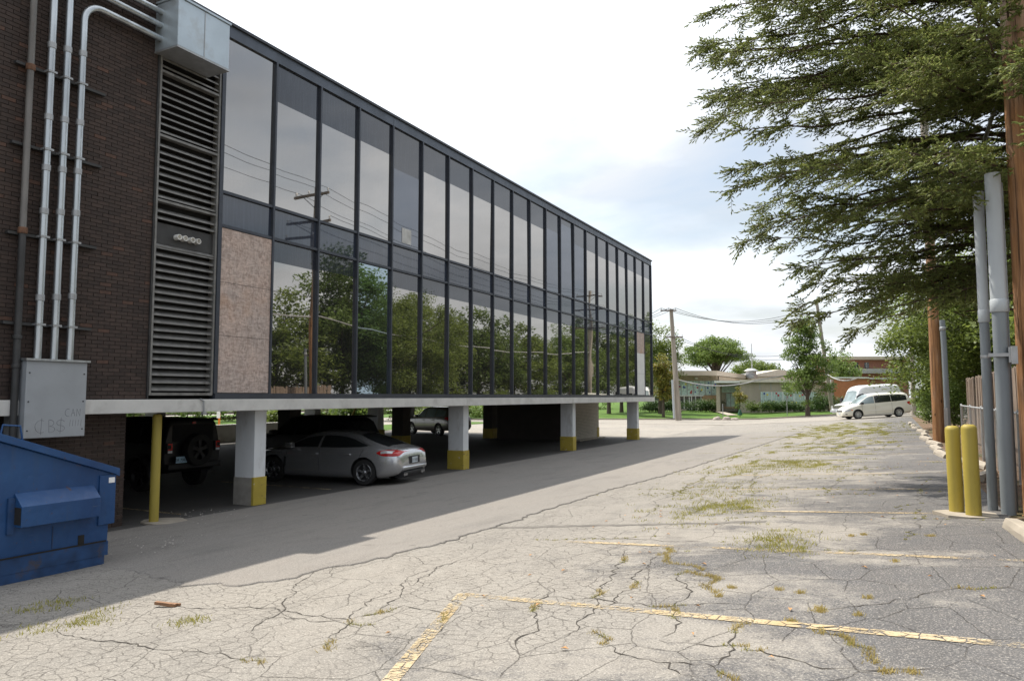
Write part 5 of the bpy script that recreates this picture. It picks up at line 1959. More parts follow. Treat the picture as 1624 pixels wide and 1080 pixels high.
white_van = paint_mat('cream_white_van_paint', (.70, .68, .60), .25, 0)
VANC['curves'] = {k: [(a, b * 1.055 if k in ('zt', 'zb') else b) for a, b in v] for k, v in VANC['curves'].items()}
vx, vy = cp(1383, 57.5)
c = mk_car('parked_minivan', 'cream white minivan with dark rear side windows parked nose out by shrubs', 'minivan', VANC, vx, vy, G(vx) + .005, PI + .43)
tilt(c.root)
c.body(white_van)
for s in (1, -1):
    c.side('side_window', MAT['carglass_lt'], [(1.40, 1.10, 1.13), (1.05, 1.11, 1.37), (.6, 1.13, 1.62), (.25, 1.14, 1.67)], s)
    c.side('side_window', MAT['carglass'], [(.20, 1.14, 1.675), (-.4, 1.17, 1.70), (-1.0, 1.19, 1.705)], s)
    c.side('side_window', MAT['carglass'], [(-1.03, 1.19, 1.705), (-1.6, 1.21, 1.695), (-2.2, 1.25, 1.61)], s)
    c.side('tail_light', MAT['redlens'], [(-2.52, .86, 1.06), (-2.42, .87, 1.15), (-2.3, .9, 1.14), (-2.18, 1.0, 1.08)], s, .012, 6, 4)
    for xx, z1 in ((1.2, 1.0), (.22, 1.06), (-1.02, 1.1)):
        c.seam(xx, .34, z1, s)
    c.side('side_moulding', MAT['white_trim'], [(-1.0, .585, .625), (0, .58, .62), (1.0, .575, .615)], s, .012, 10, 1)
    c.side('lowered_skirt', MAT['white_trim'], [(-1.05, .215, .34), (0, .205, .33), (1.08, .21, .33)], s, .02, 8, 2)
    for xx in (.05, .42):
        MB().box(xx - .09, xx + .09, min(s * .99, s * 1.03), max(s * .99, s * 1.03), .88, .915).build('door_handle', white_van, c.root, bevel=.008)
    MB().prism([(1.12, 1.08), (1.34, 1.09), (1.31, 1.24), (1.14, 1.25)], 'y', min(s * .97, s * 1.20), max(s * .97, s * 1.20)).build('mirror', MAT['steel_dark'], c.root, bevel=.03, smooth=40)
    c.side('headlight', MAT['clearlens'], [(1.98, .66, .76), (2.2, .62, .76), (2.42, .58, .68)], s, .01, 6, 3)
    c.side('marker_lamp', MAT['amber'], [(1.92, .67, .74), (2.0, .66, .74)], s, .012, 2, 2)
    c.side('fog_lamp', MAT['steel_dark'], [(2.3, .36, .43), (2.42, .36, .43)], s, .008, 2, 2)
c.top('windscreen', MAT['carglass_lt'], [(.55, -.68, .68), (1.0, -.71, .71), (1.55, -.74, .74)], .008)
c.top('rear_window', MAT['carglass'], [(-2.52, -.58, .58), (-2.44, -.62, .62), (-2.38, -.62, .62)], .012, 6, 8, None, -.012)
MB().box(-2.62, -2.5, -.80, .80, .40, .55).build('rear_bumper', white_van, c.root, bevel=.04, smooth=50)
MB().box(2.50, 2.575, -.45, .45, .60, .70).build('grille', MAT['steel_dark'], c.root, bevel=.01)
plate(c, 2.565, 0, .48, MAT['plate'], 'F52 316', 1)
c.wheels(9, MAT['hubcap'])

# white high-roof van -------------------------------------------------------------------
HV = dict(x=(-2.95, 2.95), half=1.0, r=.37, axles=(-1.75, 1.75), crown=.16, belt=.985, curves=dict(
    zt=[(-2.95, 2.1), (-2.9, 2.45), (-2.7, 2.60), (-1.5, 2.68), (.6, 2.66), (1.0, 2.58), (1.32, 2.30), (1.5, 1.95), (1.85, 1.45), (2.05, 1.30), (2.6, 1.20), (2.88, 1.10), (2.95, .95)],
    zb=[(-2.95, 1.3), (0, 1.30), (1.5, 1.26), (2.2, 1.12), (2.95, .90)],
    w=[(-2.95, .93), (-2.8, .99), (0, 1.0), (1.8, .99), (2.6, .95), (2.95, .84)],
    wr=[(-2.95, .74), (-2.5, .80), (.6, .80), (1.4, .78), (1.9, .84), (2.5, .82), (2.95, .74)],
    zs=[(-2.95, .50), (-2.5, .40), (0, .38), (2.5, .40), (2.95, .42)]))
hv_paint = paint_mat('white_van_paint', (.78, .79, .80), .25, 0)
hx, hy = cp(1374, 64.5)
c = mk_car('parked_van', 'white high roof passenger van with grey bumper behind the cream minivan', 'van', HV, hx, hy, G(hx) + .005, PI + .72)
tilt(c.root)
c.body(hv_paint)
for s in (1, -1):
    c.side('side_window', MAT['carglass'], [(1.72, 1.36, 1.42), (1.5, 1.35, 1.80), (1.2, 1.35, 1.92), (.95, 1.35, 1.93)], s)
    c.side('side_window', MAT['carglass'], [(.72, 1.38, 1.93), (0, 1.38, 1.93), (-.7, 1.38, 1.93)], s)
    c.side('side_window', MAT['carglass'], [(-.82, 1.38, 1.93), (-1.6, 1.38, 1.93), (-2.5, 1.38, 1.93)], s)
    c.seam(.85, .50, 1.30, s)
    c.seam(1.95, .55, 1.22, s)
    MB().prism([(1.52, 1.28), (1.72, 1.29), (1.68, 1.66), (1.54, 1.67)], 'y', min(s * 1.0, s * 1.26), max(s * 1.0, s * 1.26)).build('mirror', MAT['steel_dark'], c.root, bevel=.03)
    c.side('marker_lamp', MAT['amber'], [(2.66, .96, 1.06), (2.9, .94, 1.05)], s, .012, 3, 2)
    MB().box(2.86, 2.965, min(s * .60, s * .82), max(s * .60, s * .82), .86, 1.04).build('headlight', MAT['clearlens'], c.root, bevel=.015)
    c.side('tail_light', MAT['redlens'], [(-2.93, .85, 1.2), (-2.84, .85, 1.2)], s, .012, 2, 3)
c.top('windscreen', MAT['carglass_lt'], [(1.36, -.62, .62), (1.6, -.72, .72), (1.98, -.78, .78)], .01)
gr = MB().box(2.93, 2.985, -.58, .58, .80, 1.05).build('grille', MAT['steel_dark'], c.root, bevel=.01)
for zc in (.85, .925, 1.0):
    MB().box(2.986, 2.995, -.55, .55, zc - .012, zc + .012).build('grille_bar', MAT['chrome'], gr)
MB().box(2.88, 3.05, -.92, .92, .48, .68).build('front_bumper', MAT['boxgrey'], c.root, bevel=.04, smooth=50)
plate(c, 3.052, 0, .58, MAT['plate'], 'P 24 077', 1)
c.wheels(7, MAT['hubcap'])

# ------------------------------------------------------------------ vegetation
def rand_dirs(n):
    v = rng.normal(0, 1, (n, 3))
    return v / np.linalg.norm(v, axis=1, keepdims=True)


def leaf_quads(P, size, upbias=.4, aspect=.55):
    n = len(P)
    d = rand_dirs(n)
    d[:, 2] *= .6
    d /= np.linalg.norm(d, axis=1, keepdims=True)
    nrm = rand_dirs(n)
    nrm[:, 2] = np.abs(nrm[:, 2]) + upbias
    s = np.cross(nrm, d)
    s /= np.linalg.norm(s, axis=1, keepdims=True) + 1e-9
    L = (size * rng.uniform(.6, 1.3, n))[:, None]
    a = P - d * L * .5
    b = P + s * L * aspect * .5
    c_ = P + d * L * .5
    e = P - s * L * aspect * .5
    return np.stack([a, b, c_, e], 1).reshape(-1, 3)


def crown_points(n_cl, per, center, rad, sig, shape='ellipsoid', flat=1.0, low=0.0):
    d = rand_dirs(n_cl)
    r_ = rng.uniform(0, 1, n_cl) ** .45
    C = d * r_[:, None]
    if shape == 'dome': C[:, 2] = np.abs(C[:, 2]) ** .8 * 1.0 - .15
    if shape == 'column': C[:, 2] = rng.uniform(-1, 1, n_cl); C[:, :2] *= (1.05 - .6 * np.clip(C[:, 2], -.2, 1))[:, None]
    C = C * np.array(rad) * (1 + rng.normal(0, .09, (n_cl, 1)))
    C += np.array(center)
    cnt = np.maximum(8, (per * rng.uniform(.5, 1.5, n_cl)).astype(int))
    P = np.repeat(C, cnt, axis=0)
    sg = np.repeat(sig * rng.uniform(.7, 1.3, n_cl), cnt)[:, None]
    P = P + rand_dirs(len(P)) * (rng.uniform(0, 1, len(P)) ** .5)[:, None] * sg * np.array([1.75, 1.75, 1.15 * flat])
    if low: P[:, 2] -= np.abs(rng.normal(0, low, len(P)))
    return C, P


def tree(name, label, cat, x, y, z, h, crown_c, rad, n_cl, per, sig, leaf, mat, tr=.14, shape='ellipsoid', trunk_h=None, lean=(0, 0), group=None, nlimb=14, flat=1.0, low=0.0, bark='bark'):
    t = thing(name, label, cat, (x, y, z), group=group)
    c = (x + lean[0], y + lean[1], z + crown_c)
    C, P = crown_points(n_cl, per, c, rad, sig, shape, flat, low)
    o = np_mesh('crown', leaf_quads(P, leaf), 4, MAT[mat], t)
    o['kind'] = 'stuff'
    th = trunk_h or max(.6, crown_c - rad[2] * .4)
    mb = MB()
    top = Vector((x + lean[0] * .6, y + lean[1] * .6, z + th))
    mb.tube([(x, y, z - .2), (x + lean[0] * .15, y + lean[1] * .15, z + th * .3), (x + lean[0] * .35, y + lean[1] * .35, z + th * .65), tuple(top), (c[0], c[1], c[2] + rad[2] * .3)], [tr * 1.3, tr, tr * .85, tr * .7, tr * .25], 10)
    mb.build('trunk', MAT[bark], t, smooth=60)
    if nlimb:
        lb = MB()
        idx = rng.choice(len(C), min(nlimb, len(C)), replace=False)
        for i in idx:
            e = Vector(C[i])
            s = Vector((x + lean[0] * .5, y + lean[1] * .5, z + th * random.uniform(.6, 1.0)))
            mid = s.lerp(e, .5) + Vector((random.gauss(0, .2), random.gauss(0, .2), .25 * rad[2] * .4))
            lb.tube([s, s.lerp(mid, .5), mid, e], [tr * .42, tr * .33, tr * .24, tr * .07], 6)
        lb.build('limbs', MAT[bark], t, smooth=60)
    return t


# trees on the right beyond the fence: seen in the glass and beyond the spruce
tree('broadleaf_tree', 'dense dark green broadleaf tree drooping over the lot behind the second orange pole', 'tree', 4.3, 39, .9, 9, 5.0, (5.2, 5.0, 3.5), 230, 340, .50, .150, 'leaf', .22, low=.25, nlimb=26)
for (x, y, h, rx, cl, mat, lab) in [
    (6.3, 31, 7.6, 2.9, 100, 'leaf', 'short dark tree behind the board fence, first to show in the glass'),
    (5.6, 36, 11.2, 2.6, 110, 'leaf_pale', 'tall loose pale green tree behind the big drooping tree'),
    (7.2, 46, 9.3, 3.8, 150, 'leaf', 'broad green tree behind the fence line right of the minivan'),
    (5.6, 53, 9.0, 3.6, 140, 'leaf_dark', 'dark rounded tree right behind the white minivan'),
    (6.2, 61, 8.6, 3.4, 130, 'leaf', 'mid green tree behind the white high roof van'),
    (5.4, 72, 9.5, 3.6, 130, 'leaf_pale', 'pale green tree past the vans at the street side'),
    (7.5, 83, 11.5, 4.2, 140, 'leaf_dark', 'tallest dark tree at the far end of the tree row'),
    (6.0, 92, 10.5, 3.6, 110, 'leaf', 'green tree beyond the street end of the fence row'),
    (7.0, 102, 13.5, 4.2, 120, 'leaf_dark', 'very tall dark tree far beyond the street, reflected last in the glass'),
    (9.0, 116, 12.0, 4.6, 110, 'leaf', 'tall green tree farthest beyond the street'),
    (8.0, 25, 8.0, 3.2, 90, 'leaf_dark', 'dark tree behind the board fence beside the spruce'),
]:
    tree('broadleaf_tree', lab, 'tree', x, y, .9, h, h * .50, (rx * 1.12, rx * 1.25, h * .47), int(cl * 1.3), 125, .50, .245, mat, .17, group='trees behind the fence', low=.15)
# shrubs along the right edge
for (px, Z, h, w, mat, lab) in [
    (1468, 51, 2.6, 1.9, 'leaf_dark', 'leafy shrub overhanging the tail of the white minivan'),
    (1470, 43, 2.4, 1.7, 'leaf', 'bushy green shrub in the middle of the row along the lot edge'),
    (1480, 35.5, 2.2, 1.4, 'leaf_pale', 'yellow green sapling shrub left of the second orange pole'),
    (1510, 31, 2.3, 1.0, 'leaf_pale', 'bright green climbing shrub between second pole and chain link fence'),
    (1520, 36, 3.2, 1.6, 'leaf', 'tall green shrub behind the end of the board fence'),
]:
    x, y = cp(px, Z)
    tree('shrub', lab, 'shrub', x, y, .87, h, h * .52, (w * .5, w * .55, h * .42), 34, 110, .24, .11, mat, .04, group='shrubs along the lot edge', nlimb=8)

# spruce -----------------------------------------------------------------------------
SX, SY, SZ = 3.05, 16.6, .9
sp = thing('spruce_tree', 'huge old spruce with long drooping boughs overhanging the right of the lot', 'tree', (SX, SY, SZ))
MB().tube([(SX, SY, SZ - .2), (SX, SY, SZ + 1), (SX + .05, SY, SZ + 6), (SX, SY + .1, SZ + 12), (SX, SY, SZ + 17)], [.36, .30, .25, .16, .05], 14).build('trunk', MAT['bark_red'], sp, smooth=60)
boughs, twig_sticks = MB(), []
TW_P, TW_D, TW_L = [], [], []


def add_bough(h, az, L, rise, droop, bare=.26, dens=1.0):
    d = np.array([math.cos(az), math.sin(az), 0.0])
    side = np.array([-d[1], d[0], 0.0])
    n = 18
    pts = []
    ws, wz = 0.0, 0.0
    vs, vz = random.gauss(0, .02), 0.0
    for i in range(n + 1):
        s = i / n
        vs = vs * .8 + random.gauss(0, .016)
        vz = vz * .75 + random.gauss(0, .014)
        ws += vs * L / 4
        wz += vz * L / 4
        p = np.array([SX, SY, SZ + h]) + d * L * s + side * ws + np.array([0, 0, wz + rise * s * L - droop * L * s * s + .14 * L * max(0, s - .7)])
        pts.append(p)
    r0 = .009 * L ** .8 + .008
    boughs.tube([tuple(p) for p in pts], [r0 * (1 - .88 * i / n) for i in range(n + 1)], 6)
    P = np.array(pts)

    def spray(p, dv, ls, dense=1.0):
        """one shoot set with short twigs on both sides, pointing forward"""
        dv = dv / np.linalg.norm(dv)
        sag = random.uniform(.0, .45)
        q1 = p + dv * ls * .55
        q2 = q1 + (dv * .85 + np.array([0, 0, -sag])) * ls * .45
        twig_sticks.append((p, q1, q2, .0055))
        w = np.cross(dv, [0, 0, 1.0])
        w /= np.linalg.norm(w) + 1e-6
        c_ = max(4, int(ls / .047 * dense))
        for j in range(c_):
            u = .12 + .88 * (j + .5) / c_
            b = p + (q1 - p) * (u / .55) if u < .55 else q1 + (q2 - q1) * ((u - .55) / .45)
            sd = 1 if j % 2 else -1
            td = dv * random.uniform(.45, .9) + w * sd * random.uniform(.4, .95) + np.array([0, 0, random.uniform(-.55, .30)])
            TW_P.append(b)
            TW_D.append(td)
            TW_L.append(random.uniform(.065, .13) * (1.25 - .4 * u))
        TW_P.append(q2)
        TW_D.append(dv)
        TW_L.append(.12)

    # foliage gathers in pads along the outer part, thin dead twigs further in
    step = .46 / dens
    npad = max(3, int(L * (1 - bare) / step))
    for k in range(npad):
        s = bare + (1 - bare) * (k + random.uniform(.2, .8)) / npad
        f = s * n
        i = min(int(f), n - 1)
        p = P[i] + (P[i + 1] - P[i]) * (f - i)
        t = P[i + 1] - P[i]
        t /= np.linalg.norm(t)
        reach_ = (.42 + .55 * (1 - s)) * random.uniform(.7, 1.25)
        for q in range(random.randint(7, 10)):
            a = random.uniform(-1.25, 1.25)
            dv = t * math.cos(a) + side * math.sin(a) + np.array([0, 0, random.uniform(-.55, .40)])
            p0 = p + t * random.uniform(-.16, .16)
            spray(p0, dv, reach_ * random.uniform(.55, 1.1))
    for k in range(int(L * 2.2)):
        s = random.uniform(.08, bare + .1)
        i = min(int(s * n), n - 1)
        dv = (P[i + 1] - P[i]) * 2 + side * random.uniform(-1, 1) + np.array([0, 0, random.uniform(-.8, .2)])
        dv /= np.linalg.norm(dv)
        l_ = random.uniform(.25, .7)
        twig_sticks.append((P[i], P[i] + dv * l_ * .5, P[i] + dv * l_ + np.array([0, 0, -.06]), .005))
        if random.random() < .35: spray(P[i] + dv * l_ * .5, dv, .3)
    for j in range(5):
        spray(P[-2] + (P[-1] - P[-2]) * random.uniform(0, 1), (P[-1] - P[-2]) / np.linalg.norm(P[-1] - P[-2]) + rng.normal(0, .45, 3), random.uniform(.2, .42))


nb = 0
for h in np.arange(3.6, 13.6, .34):
    # reach of the boughs: short low down, longest in the middle heights
    reach = np.interp(h, [3.6, 5.0, 6.5, 8.5, 10.5, 12.5, 15], [3.9, 5.2, 5.9, 6.5, 6.0, 4.6, 3.0])
    k = 3
    for j in range(k):
        az = random.uniform(0, 2 * PI)
        if random.random() < .66: az = R(random.uniform(165, 280))
        toward = math.cos(az - R(215))
        L = reach * random.uniform(.78, 1.05)
        if toward > .2:
            add_bough(h, az, L, random.uniform(.02, .14), random.uniform(.16, .30), .26, 1.0)
        else:
            if random.random() < .6: add_bough(h, az, L * .8, random.uniform(.02, .14), random.uniform(.16, .30), .32, .35)
# boughs that make the outline on the lot side
for h, az, L in [(8.9, 196, 6.6), (8.4, 205, 6.4), (7.7, 200, 6.5), (7.2, 190, 6.3), (6.9, 208, 6.0), (6.2, 197, 6.0), (5.7, 205, 5.6), (5.2, 192, 5.5), (4.8, 202, 5.0), (4.5, 188, 5.2), (4.4, 212, 4.4), (5.4, 225, 5.0), (6.4, 232, 5.0), (7.4, 228, 5.2), (5.9, 245, 4.6), (7.0, 250, 4.8), (4.9, 235, 3.6), (8.2, 240, 5.4), (9.4, 215, 6.0), (9.9, 200, 6.2),
                 (5.9, 262, 5.8), (6.8, 243, 5.9), (7.4, 274, 5.6), (8.3, 262, 5.8), (8.9, 250, 6.2), (9.6, 262, 5.6), (9.4, 238, 6.2), (10.4, 225, 5.8), (10.8, 245, 5.6),
                 (7.5, 196, 6.2), (6.6, 203, 6.2), (5.9, 190, 5.8), (8.1, 198, 6.4), (5.0, 198, 5.4), (7.0, 212, 6.0), (3.4, 200, 4.6), (3.6, 215, 4.4), (3.9, 195, 5.0), (4.0, 228, 4.2), (4.2, 208, 5.2), (3.3, 222, 3.6), (3.7, 186, 4.8), (4.6, 218, 4.8), (9.4, 205, 6.9), (10.2, 212, 6.7), (10.8, 204, 6.6), (11.3, 215, 6.3), (9.0, 212, 6.7), (8.6, 190, 6.6), (5.0, 244, 5.2), (4.6, 238, 4.8), (5.3, 233, 5.0), (6.4, 239, 5.6), (7.6, 244, 5.8)]:
    add_bough(h, R(az + random.uniform(-3, 3)), L, random.uniform(.04, .20), random.uniform(.12, .32), .26, 1.05)
for k in range(18):
    add_bough(4.6 + .30 * k, R((241, 258, 249, 262, 254)[k % 5] + random.uniform(-2, 2)), random.uniform(6.0, 7.2), random.uniform(.05, .16), random.uniform(.10, .22), .42, 1.1)
for h, az, L, up in [(6.6, 212, 5.6, .62), (7.8, 236, 4.6, .55), (5.8, 196, 4.8, .45)]:
    add_bough(h, R(az), L, up, .06, .30, .9)
# bare dead snags low on the trunk
for h, az, L in [(3.6, 205, 3.0), (3.2, 222, 2.6), (4.0, 190, 3.4), (3.9, 240, 2.4), (4.3, 215, 3.2), (3.0, 200, 2.0)]:
    d = Vector((math.cos(R(az)), math.sin(R(az)), 0))
    s0 = Vector((SX, SY, SZ + h))
    pts = [s0 + d * L * i / 8 + Vector((random.gauss(0, .03), random.gauss(0, .03), .12 * L * i / 8 - .10 * L * (i / 8) ** 2)) for i in range(9)]
    boughs.tube(pts, [.045 * (1 - .85 * i / 8) for i in range(9)], 6)
    for i in range(2, 9):
        for _ in range(3):
            e = Vector((random.gauss(0, .3), random.gauss(0, .3), random.uniform(-.35, .1)))
            twig_sticks.append((np.array(pts[i]), np.array(pts[i] + e * .5), np.array(pts[i] + e + Vector((0, 0, -.08))), .006))
boughs.build('boughs', MAT['bark_red'], sp, smooth=60)
# twig sticks: thin three-sided strips
A = np.array([t[0] for t in twig_sticks]); Bq = np.array([t[1] for t in twig_sticks]); Cq = np.array([t[2] for t in twig_sticks]); rr = np.array([t[3] for t in twig_sticks])[:, None]


def sticks(A, B, ra, rb):
    d = B - A
    d /= np.linalg.norm(d, axis=1, keepdims=True) + 1e-9
    u = np.cross(d, np.array([.3, .5, .8]))
    u /= np.linalg.norm(u, axis=1, keepdims=True) + 1e-9
    v = np.cross(d, u)
    out = []
    dirs = [u * math.cos(a) + v * math.sin(a) for a in (0, 2 * PI / 3, 4 * PI / 3)]
    for i in range(3):
        p, q = dirs[i], dirs[(i + 1) % 3]
        out.append(np.stack([A + p * ra, A + q * ra, B + q * rb, B + p * rb], 1))
    return np.concatenate(out).reshape(-1, 3)


st_v = np.concatenate([sticks(A, Bq, rr, rr * .75), sticks(Bq, Cq, rr * .75, rr * .35)])
o = np_mesh('twigs', st_v, 4, MAT['bark_red'], sp)
o['kind'] = 'stuff'
TP, TD, TL = np.array(TW_P), np.array(TW_D), np.array(TW_L)
TD /= np.linalg.norm(TD, axis=1, keepdims=True)
NN = 7
n = len(TP)
print('spruce twigs', n)
# each twig: a slim three-sided core of packed needles with single needles standing out of it
ax = np.cross(TD, np.array([.31, .52, .79]))
ax /= np.linalg.norm(ax, axis=1, keepdims=True) + 1e-9
ay = np.cross(TD, ax)
midp = TP + TD * (TL * .62)[:, None]
tipp = TP + TD * TL[:, None]
cr_ = (rng.uniform(.011, .018, n))[:, None]
ring = [midp + (ax * math.cos(a) + ay * math.sin(a)) * cr_ for a in (0, 2 * PI / 3, 4 * PI / 3)]
core = []
for k in range(3):
    core.append(np.stack([TP, ring[k], ring[(k + 1) % 3]], 1))
    core.append(np.stack([tipp, ring[(k + 1) % 3], ring[k]], 1))
core = np.stack(core, 1).reshape(-1, 3)
u = rng.uniform(.05, 1.0, (n, NN))
base = TP[:, None, :] + TD[:, None, :] * (TL[:, None] * u)[..., None]
rad = rng.normal(0, 1, (n, NN, 3))
rad -= (rad * TD[:, None, :]).sum(-1, keepdims=True) * TD[:, None, :]
rad /= np.linalg.norm(rad, axis=-1, keepdims=True) + 1e-9
nd = rad * .75 + TD[:, None, :] * .66
nl = rng.uniform(.024, .042, (n, NN, 1))
wv = np.cross(nd, rad + .3)
wv /= np.linalg.norm(wv, axis=-1, keepdims=True) + 1e-9
hw = .0068
tri = np.concatenate([np.stack([base - wv * hw, base + wv * hw, base + nd * nl], 2).reshape(-1, 3), core])
o = np_mesh('needles', tri, 3, MAT['needles'], sp)
o['kind'] = 'stuff'

# trees and shrubs seen through and beyond the garage
for k, (px, Z, h, w, mat, lab) in enumerate([
    (965, 84, 6, 4, 'leaf_dark', 'left of three dark trunks on the lawn seen under the office block'),
    (985, 88, 6.5, 4.5, 'leaf', 'middle of three dark trunks on the lawn seen under the office block'),
    (1003, 80, 5.5, 3.5, 'leaf', 'right of three trunks on the lawn behind the last white column')]):
    x, y = cp(px, Z)
    tree('lawn_tree', lab, 'tree', x, y, .3, h, h * .72, (w / 2, w / 2, h * .26), 40, 70, .5, .28, mat, .22, group='trunks on the lawn', trunk_h=3.6)
x, y = cp(1046, 84)
tree('street_tree', 'tall green and yellowing tree emerging from behind the office block corner', 'tree', x, y, .5, 10.5, 6.2, (2.4, 2.4, 4.2), 110, 90, .55, .26, 'leaf', .2)
x, y = cp(1051, 77)
tree('street_tree', 'small yellowing tree in front of the school, left of the grey pole', 'tree', x, y, .4, 6.6, 3.9, (1.1, 1.1, 2.7), 50, 80, .42, .24, 'leaf_yellow', .14)
x, y = cp(1134, 132)
tree('locust_tree', 'wide dome shaped light green tree rising behind the school roof', 'tree', x, y, .9, 12.5, 7.8, (5.6, 5.0, 4.6), 190, 110, .85, .36, 'leaf_pale', .4, shape='dome', flat=.7, nlimb=30)
x, y = cp(1196, 160)
tree('locust_tree', 'low green tree far behind the school roof beside the antenna mast', 'tree', x, y, .9, 10, 6.2, (5.0, 5, 3.0), 90, 90, .9, .42, 'leaf', .3, shape='dome')
x, y = cp(1279, 74)
tree('street_tree', 'round green street tree with dark trunk left of the leaning pole', 'tree', x, y, .62, 9.2, 5.4, (2.45, 2.3, 3.7), 150, 95, .42, .22, 'leaf_pale', .2, shape='column', trunk_h=2.2)
x, y = cp(1338, 92)
tree('street_tree', 'yellow green tree between leaning pole and brick building', 'tree', x, y, .9, 7.5, 4.6, (2.0, 2, 2.6), 70, 80, .45, .26, 'leaf_pale', .16)
x, y = cp(1172, 77.5)
sg = tree('sapling', 'young yellow green sapling with dark green watering bag on the lawn', 'tree', x, y, .36, 2.9, 1.9, (.62, .6, 1.0), 26, 60, .2, .14, 'leaf_yellow', .03, trunk_h=1.4)
MB().lathe([(.24, 0), (.22, .2), (.12, .5), (.06, .62)], 14, 'z', (x, y, .40)).build('watering_bag', MAT['bag'], sg, smooth=50)
for k, (px, Z, h, w, mat, lab) in enumerate([
    (215, 64, 2.6, 7, 'leaf_pale', 'sunlit shrub mass seen left of the tall yellow bollard'),
    (300, 66, 2.8, 7, 'leaf_pale', 'sunlit shrub mass seen over the black off-roader'),
    (440, 58, 1.2, 1.2, 'leaf', 'small round shrub seen between the first column and dark pillar'),
    (520, 72, 3.0, 7, 'leaf', 'green shrub mass behind the white flared column'),
    (560, 54, 2.2, 3, 'leaf_dark', 'dark rounded bush seen over the black utility vehicle'),
    (640, 72, 2.9, 6, 'leaf_dark', 'dark bush between the two dark garage pillars'),
    (670, 56, 1.1, 1.4, 'leaf', 'small bush at the roadside seen past a dark garage pillar'),
    (700, 76, 2.9, 6, 'leaf', 'green bush line above the champagne vehicle'),
    (770, 78, 2.9, 7, 'leaf_pale', 'pale bush line left of the stair core'),
    (390, 70, 2.9, 6, 'leaf', 'mid green bush mass seen right of the first column'),
    (850, 90, 3.2, 7, 'leaf', 'bush line behind the stair core'),
    (930, 100, 4, 8, 'leaf_pale', 'pale hedgerow far off beside the white brick core'),
    (100, 66, 3.0, 8, 'leaf', 'shrub mass hidden behind the brick pier'),
]):
    x, y = cp(px, Z)
    tree('roadside_shrub', lab, 'shrub', x, y, .05, h, h * .5, (w / 2, w / 2, h * .48), 60, 70, .4, .24, mat, .06, group='shrubs beyond the garage', nlimb=4)


# clipped junipers in front of the school
def juniper(px0, px1, Z, zb, h, lab, mat='juniper'):
    xa, ya = cp(px0, Z)
    xb, yb = cp(px1, Z)
    n = int(math.dist((xa, ya), (xb, yb)) * 14)
    u = rng.uniform(0, 1, n)
    C = np.stack([xa + (xb - xa) * u, ya + (yb - ya) * u, np.full(n, zb)], 1)
    C[:, 2] += h * rng.uniform(.15, .85, n) * (1 - .35 * np.abs(2 * u - 1) ** 6)
    C[:, :2] += rng.normal(0, .42, (n, 2))
    P = np.repeat(C, 110, axis=0)
    P += rng.normal(0, 1, P.shape) * np.array([.28, .28, .17])
    P[:, 2] = np.maximum(P[:, 2], zb - .1)
    t = thing('juniper_hedge', lab, 'hedge', ((xa + xb) / 2, (ya + yb) / 2, zb), group='evergreen hedges in front of the school')
    o = np_mesh('foliage', leaf_quads(P, .16), 4, MAT[mat], t)
    o['kind'] = 'stuff'
    for k in range(6):
        i = rng.integers(0, n)
        MB().tube([(C[i][0], C[i][1], zb - .1), tuple(C[i])], [.05, .02], 5).build('stem', MAT['bark'], t)


juniper(1012, 1070, 88, .62, 1.25, 'dark evergreen hedge left of the grey pole in front of glass doors')
juniper(1090, 1137, 88, .66, 1.35, 'evergreen hedge right of the grey pole below the plywood panel')
juniper(1182, 1203, 83, .72, 1.15, 'brownish short hedge right of the sapling', 'leaf_dark')
juniper(1203, 1290, 83, .78, 1.0, 'long evergreen hedge under the row of coloured windows')
juniper(1288, 1330, 80, .85, 1.75, 'tall dark hedge behind the trunk of the round street tree')

# ------------------------------------------------------------------ school across the street
class LB:
    def __init__(self, name, label, cat, px, Z, z):
        x, y = cp(px, Z)
        self.r = thing(name, label, cat, (x, y, z), PSI, local=True)
        self.x0, self.Z0, self.z0 = (px - 812) / F_PX * Z, Z, z

    def L(self, px, Z): return (px - 812) / F_PX * Z - self.x0, Z - self.Z0

    def z(self, py, Z): return zy(py, Z) - self.z0

    def box(self, name, mat, px0, px1, Z, py0, py1, depth=.3, parent=None, dz=0.0, bevel=0):
        """a block whose near face stands at distance Z, spanning photo columns px0..px1 and rows py0 (top)..py1"""
        xa, ya = self.L(px0, Z)
        xb, _ = self.L(px1, Z)
        return MB().box(xa, xb, ya + dz, ya + dz + depth, self.z(py1, Z), self.z(py0, Z)).build(name, MAT[mat], parent or self.r, bevel=bevel)

    def slab(self, name, mat, pts, z0, z1):
        return MB().prism([self.L(*p) for p in pts], 'z', z0 - self.z0, z1 - self.z0).build(name, MAT[mat], self.r)


HZ = 95.0
b = LB('school_hall', 'low hall with tan roof edge and pale mosaic glass over dark doors', 'building', 1095, HZ, .8)
b.slab('roof', 'tan_roof', [(1034, 93), (1137, 93), (1218, 132), (1080, 132)], zy(595.5, 93), zy(588, 93))
b.slab('soffit_band', 'tan_wall', [(1139, 95.2), (1139.5, 95.0), (1214, 128), (1212, 128)], zy(606, 95), zy(597, 95))
b.slab('main_wall', 'tan_wall', [(1034, 95.02), (1138, 95.02), (1200, 126), (1080, 126)], .5, zy(596, 95))
b.box('rib_panel', 'tan_wall', 1036, 1138, HZ, 595.8, 604, .3, dz=-.06)
for k in range(26):
    b.box('panel_rib', 'tan_roof', 1037 + k * 3.9, 1037.9 + k * 3.9, HZ, 596, 604, .05, dz=-.11)
pals = ['red_sq', 'blue_sq', 'yel_sq', 'dark_sq', 'blue_sq', 'dark_sq']
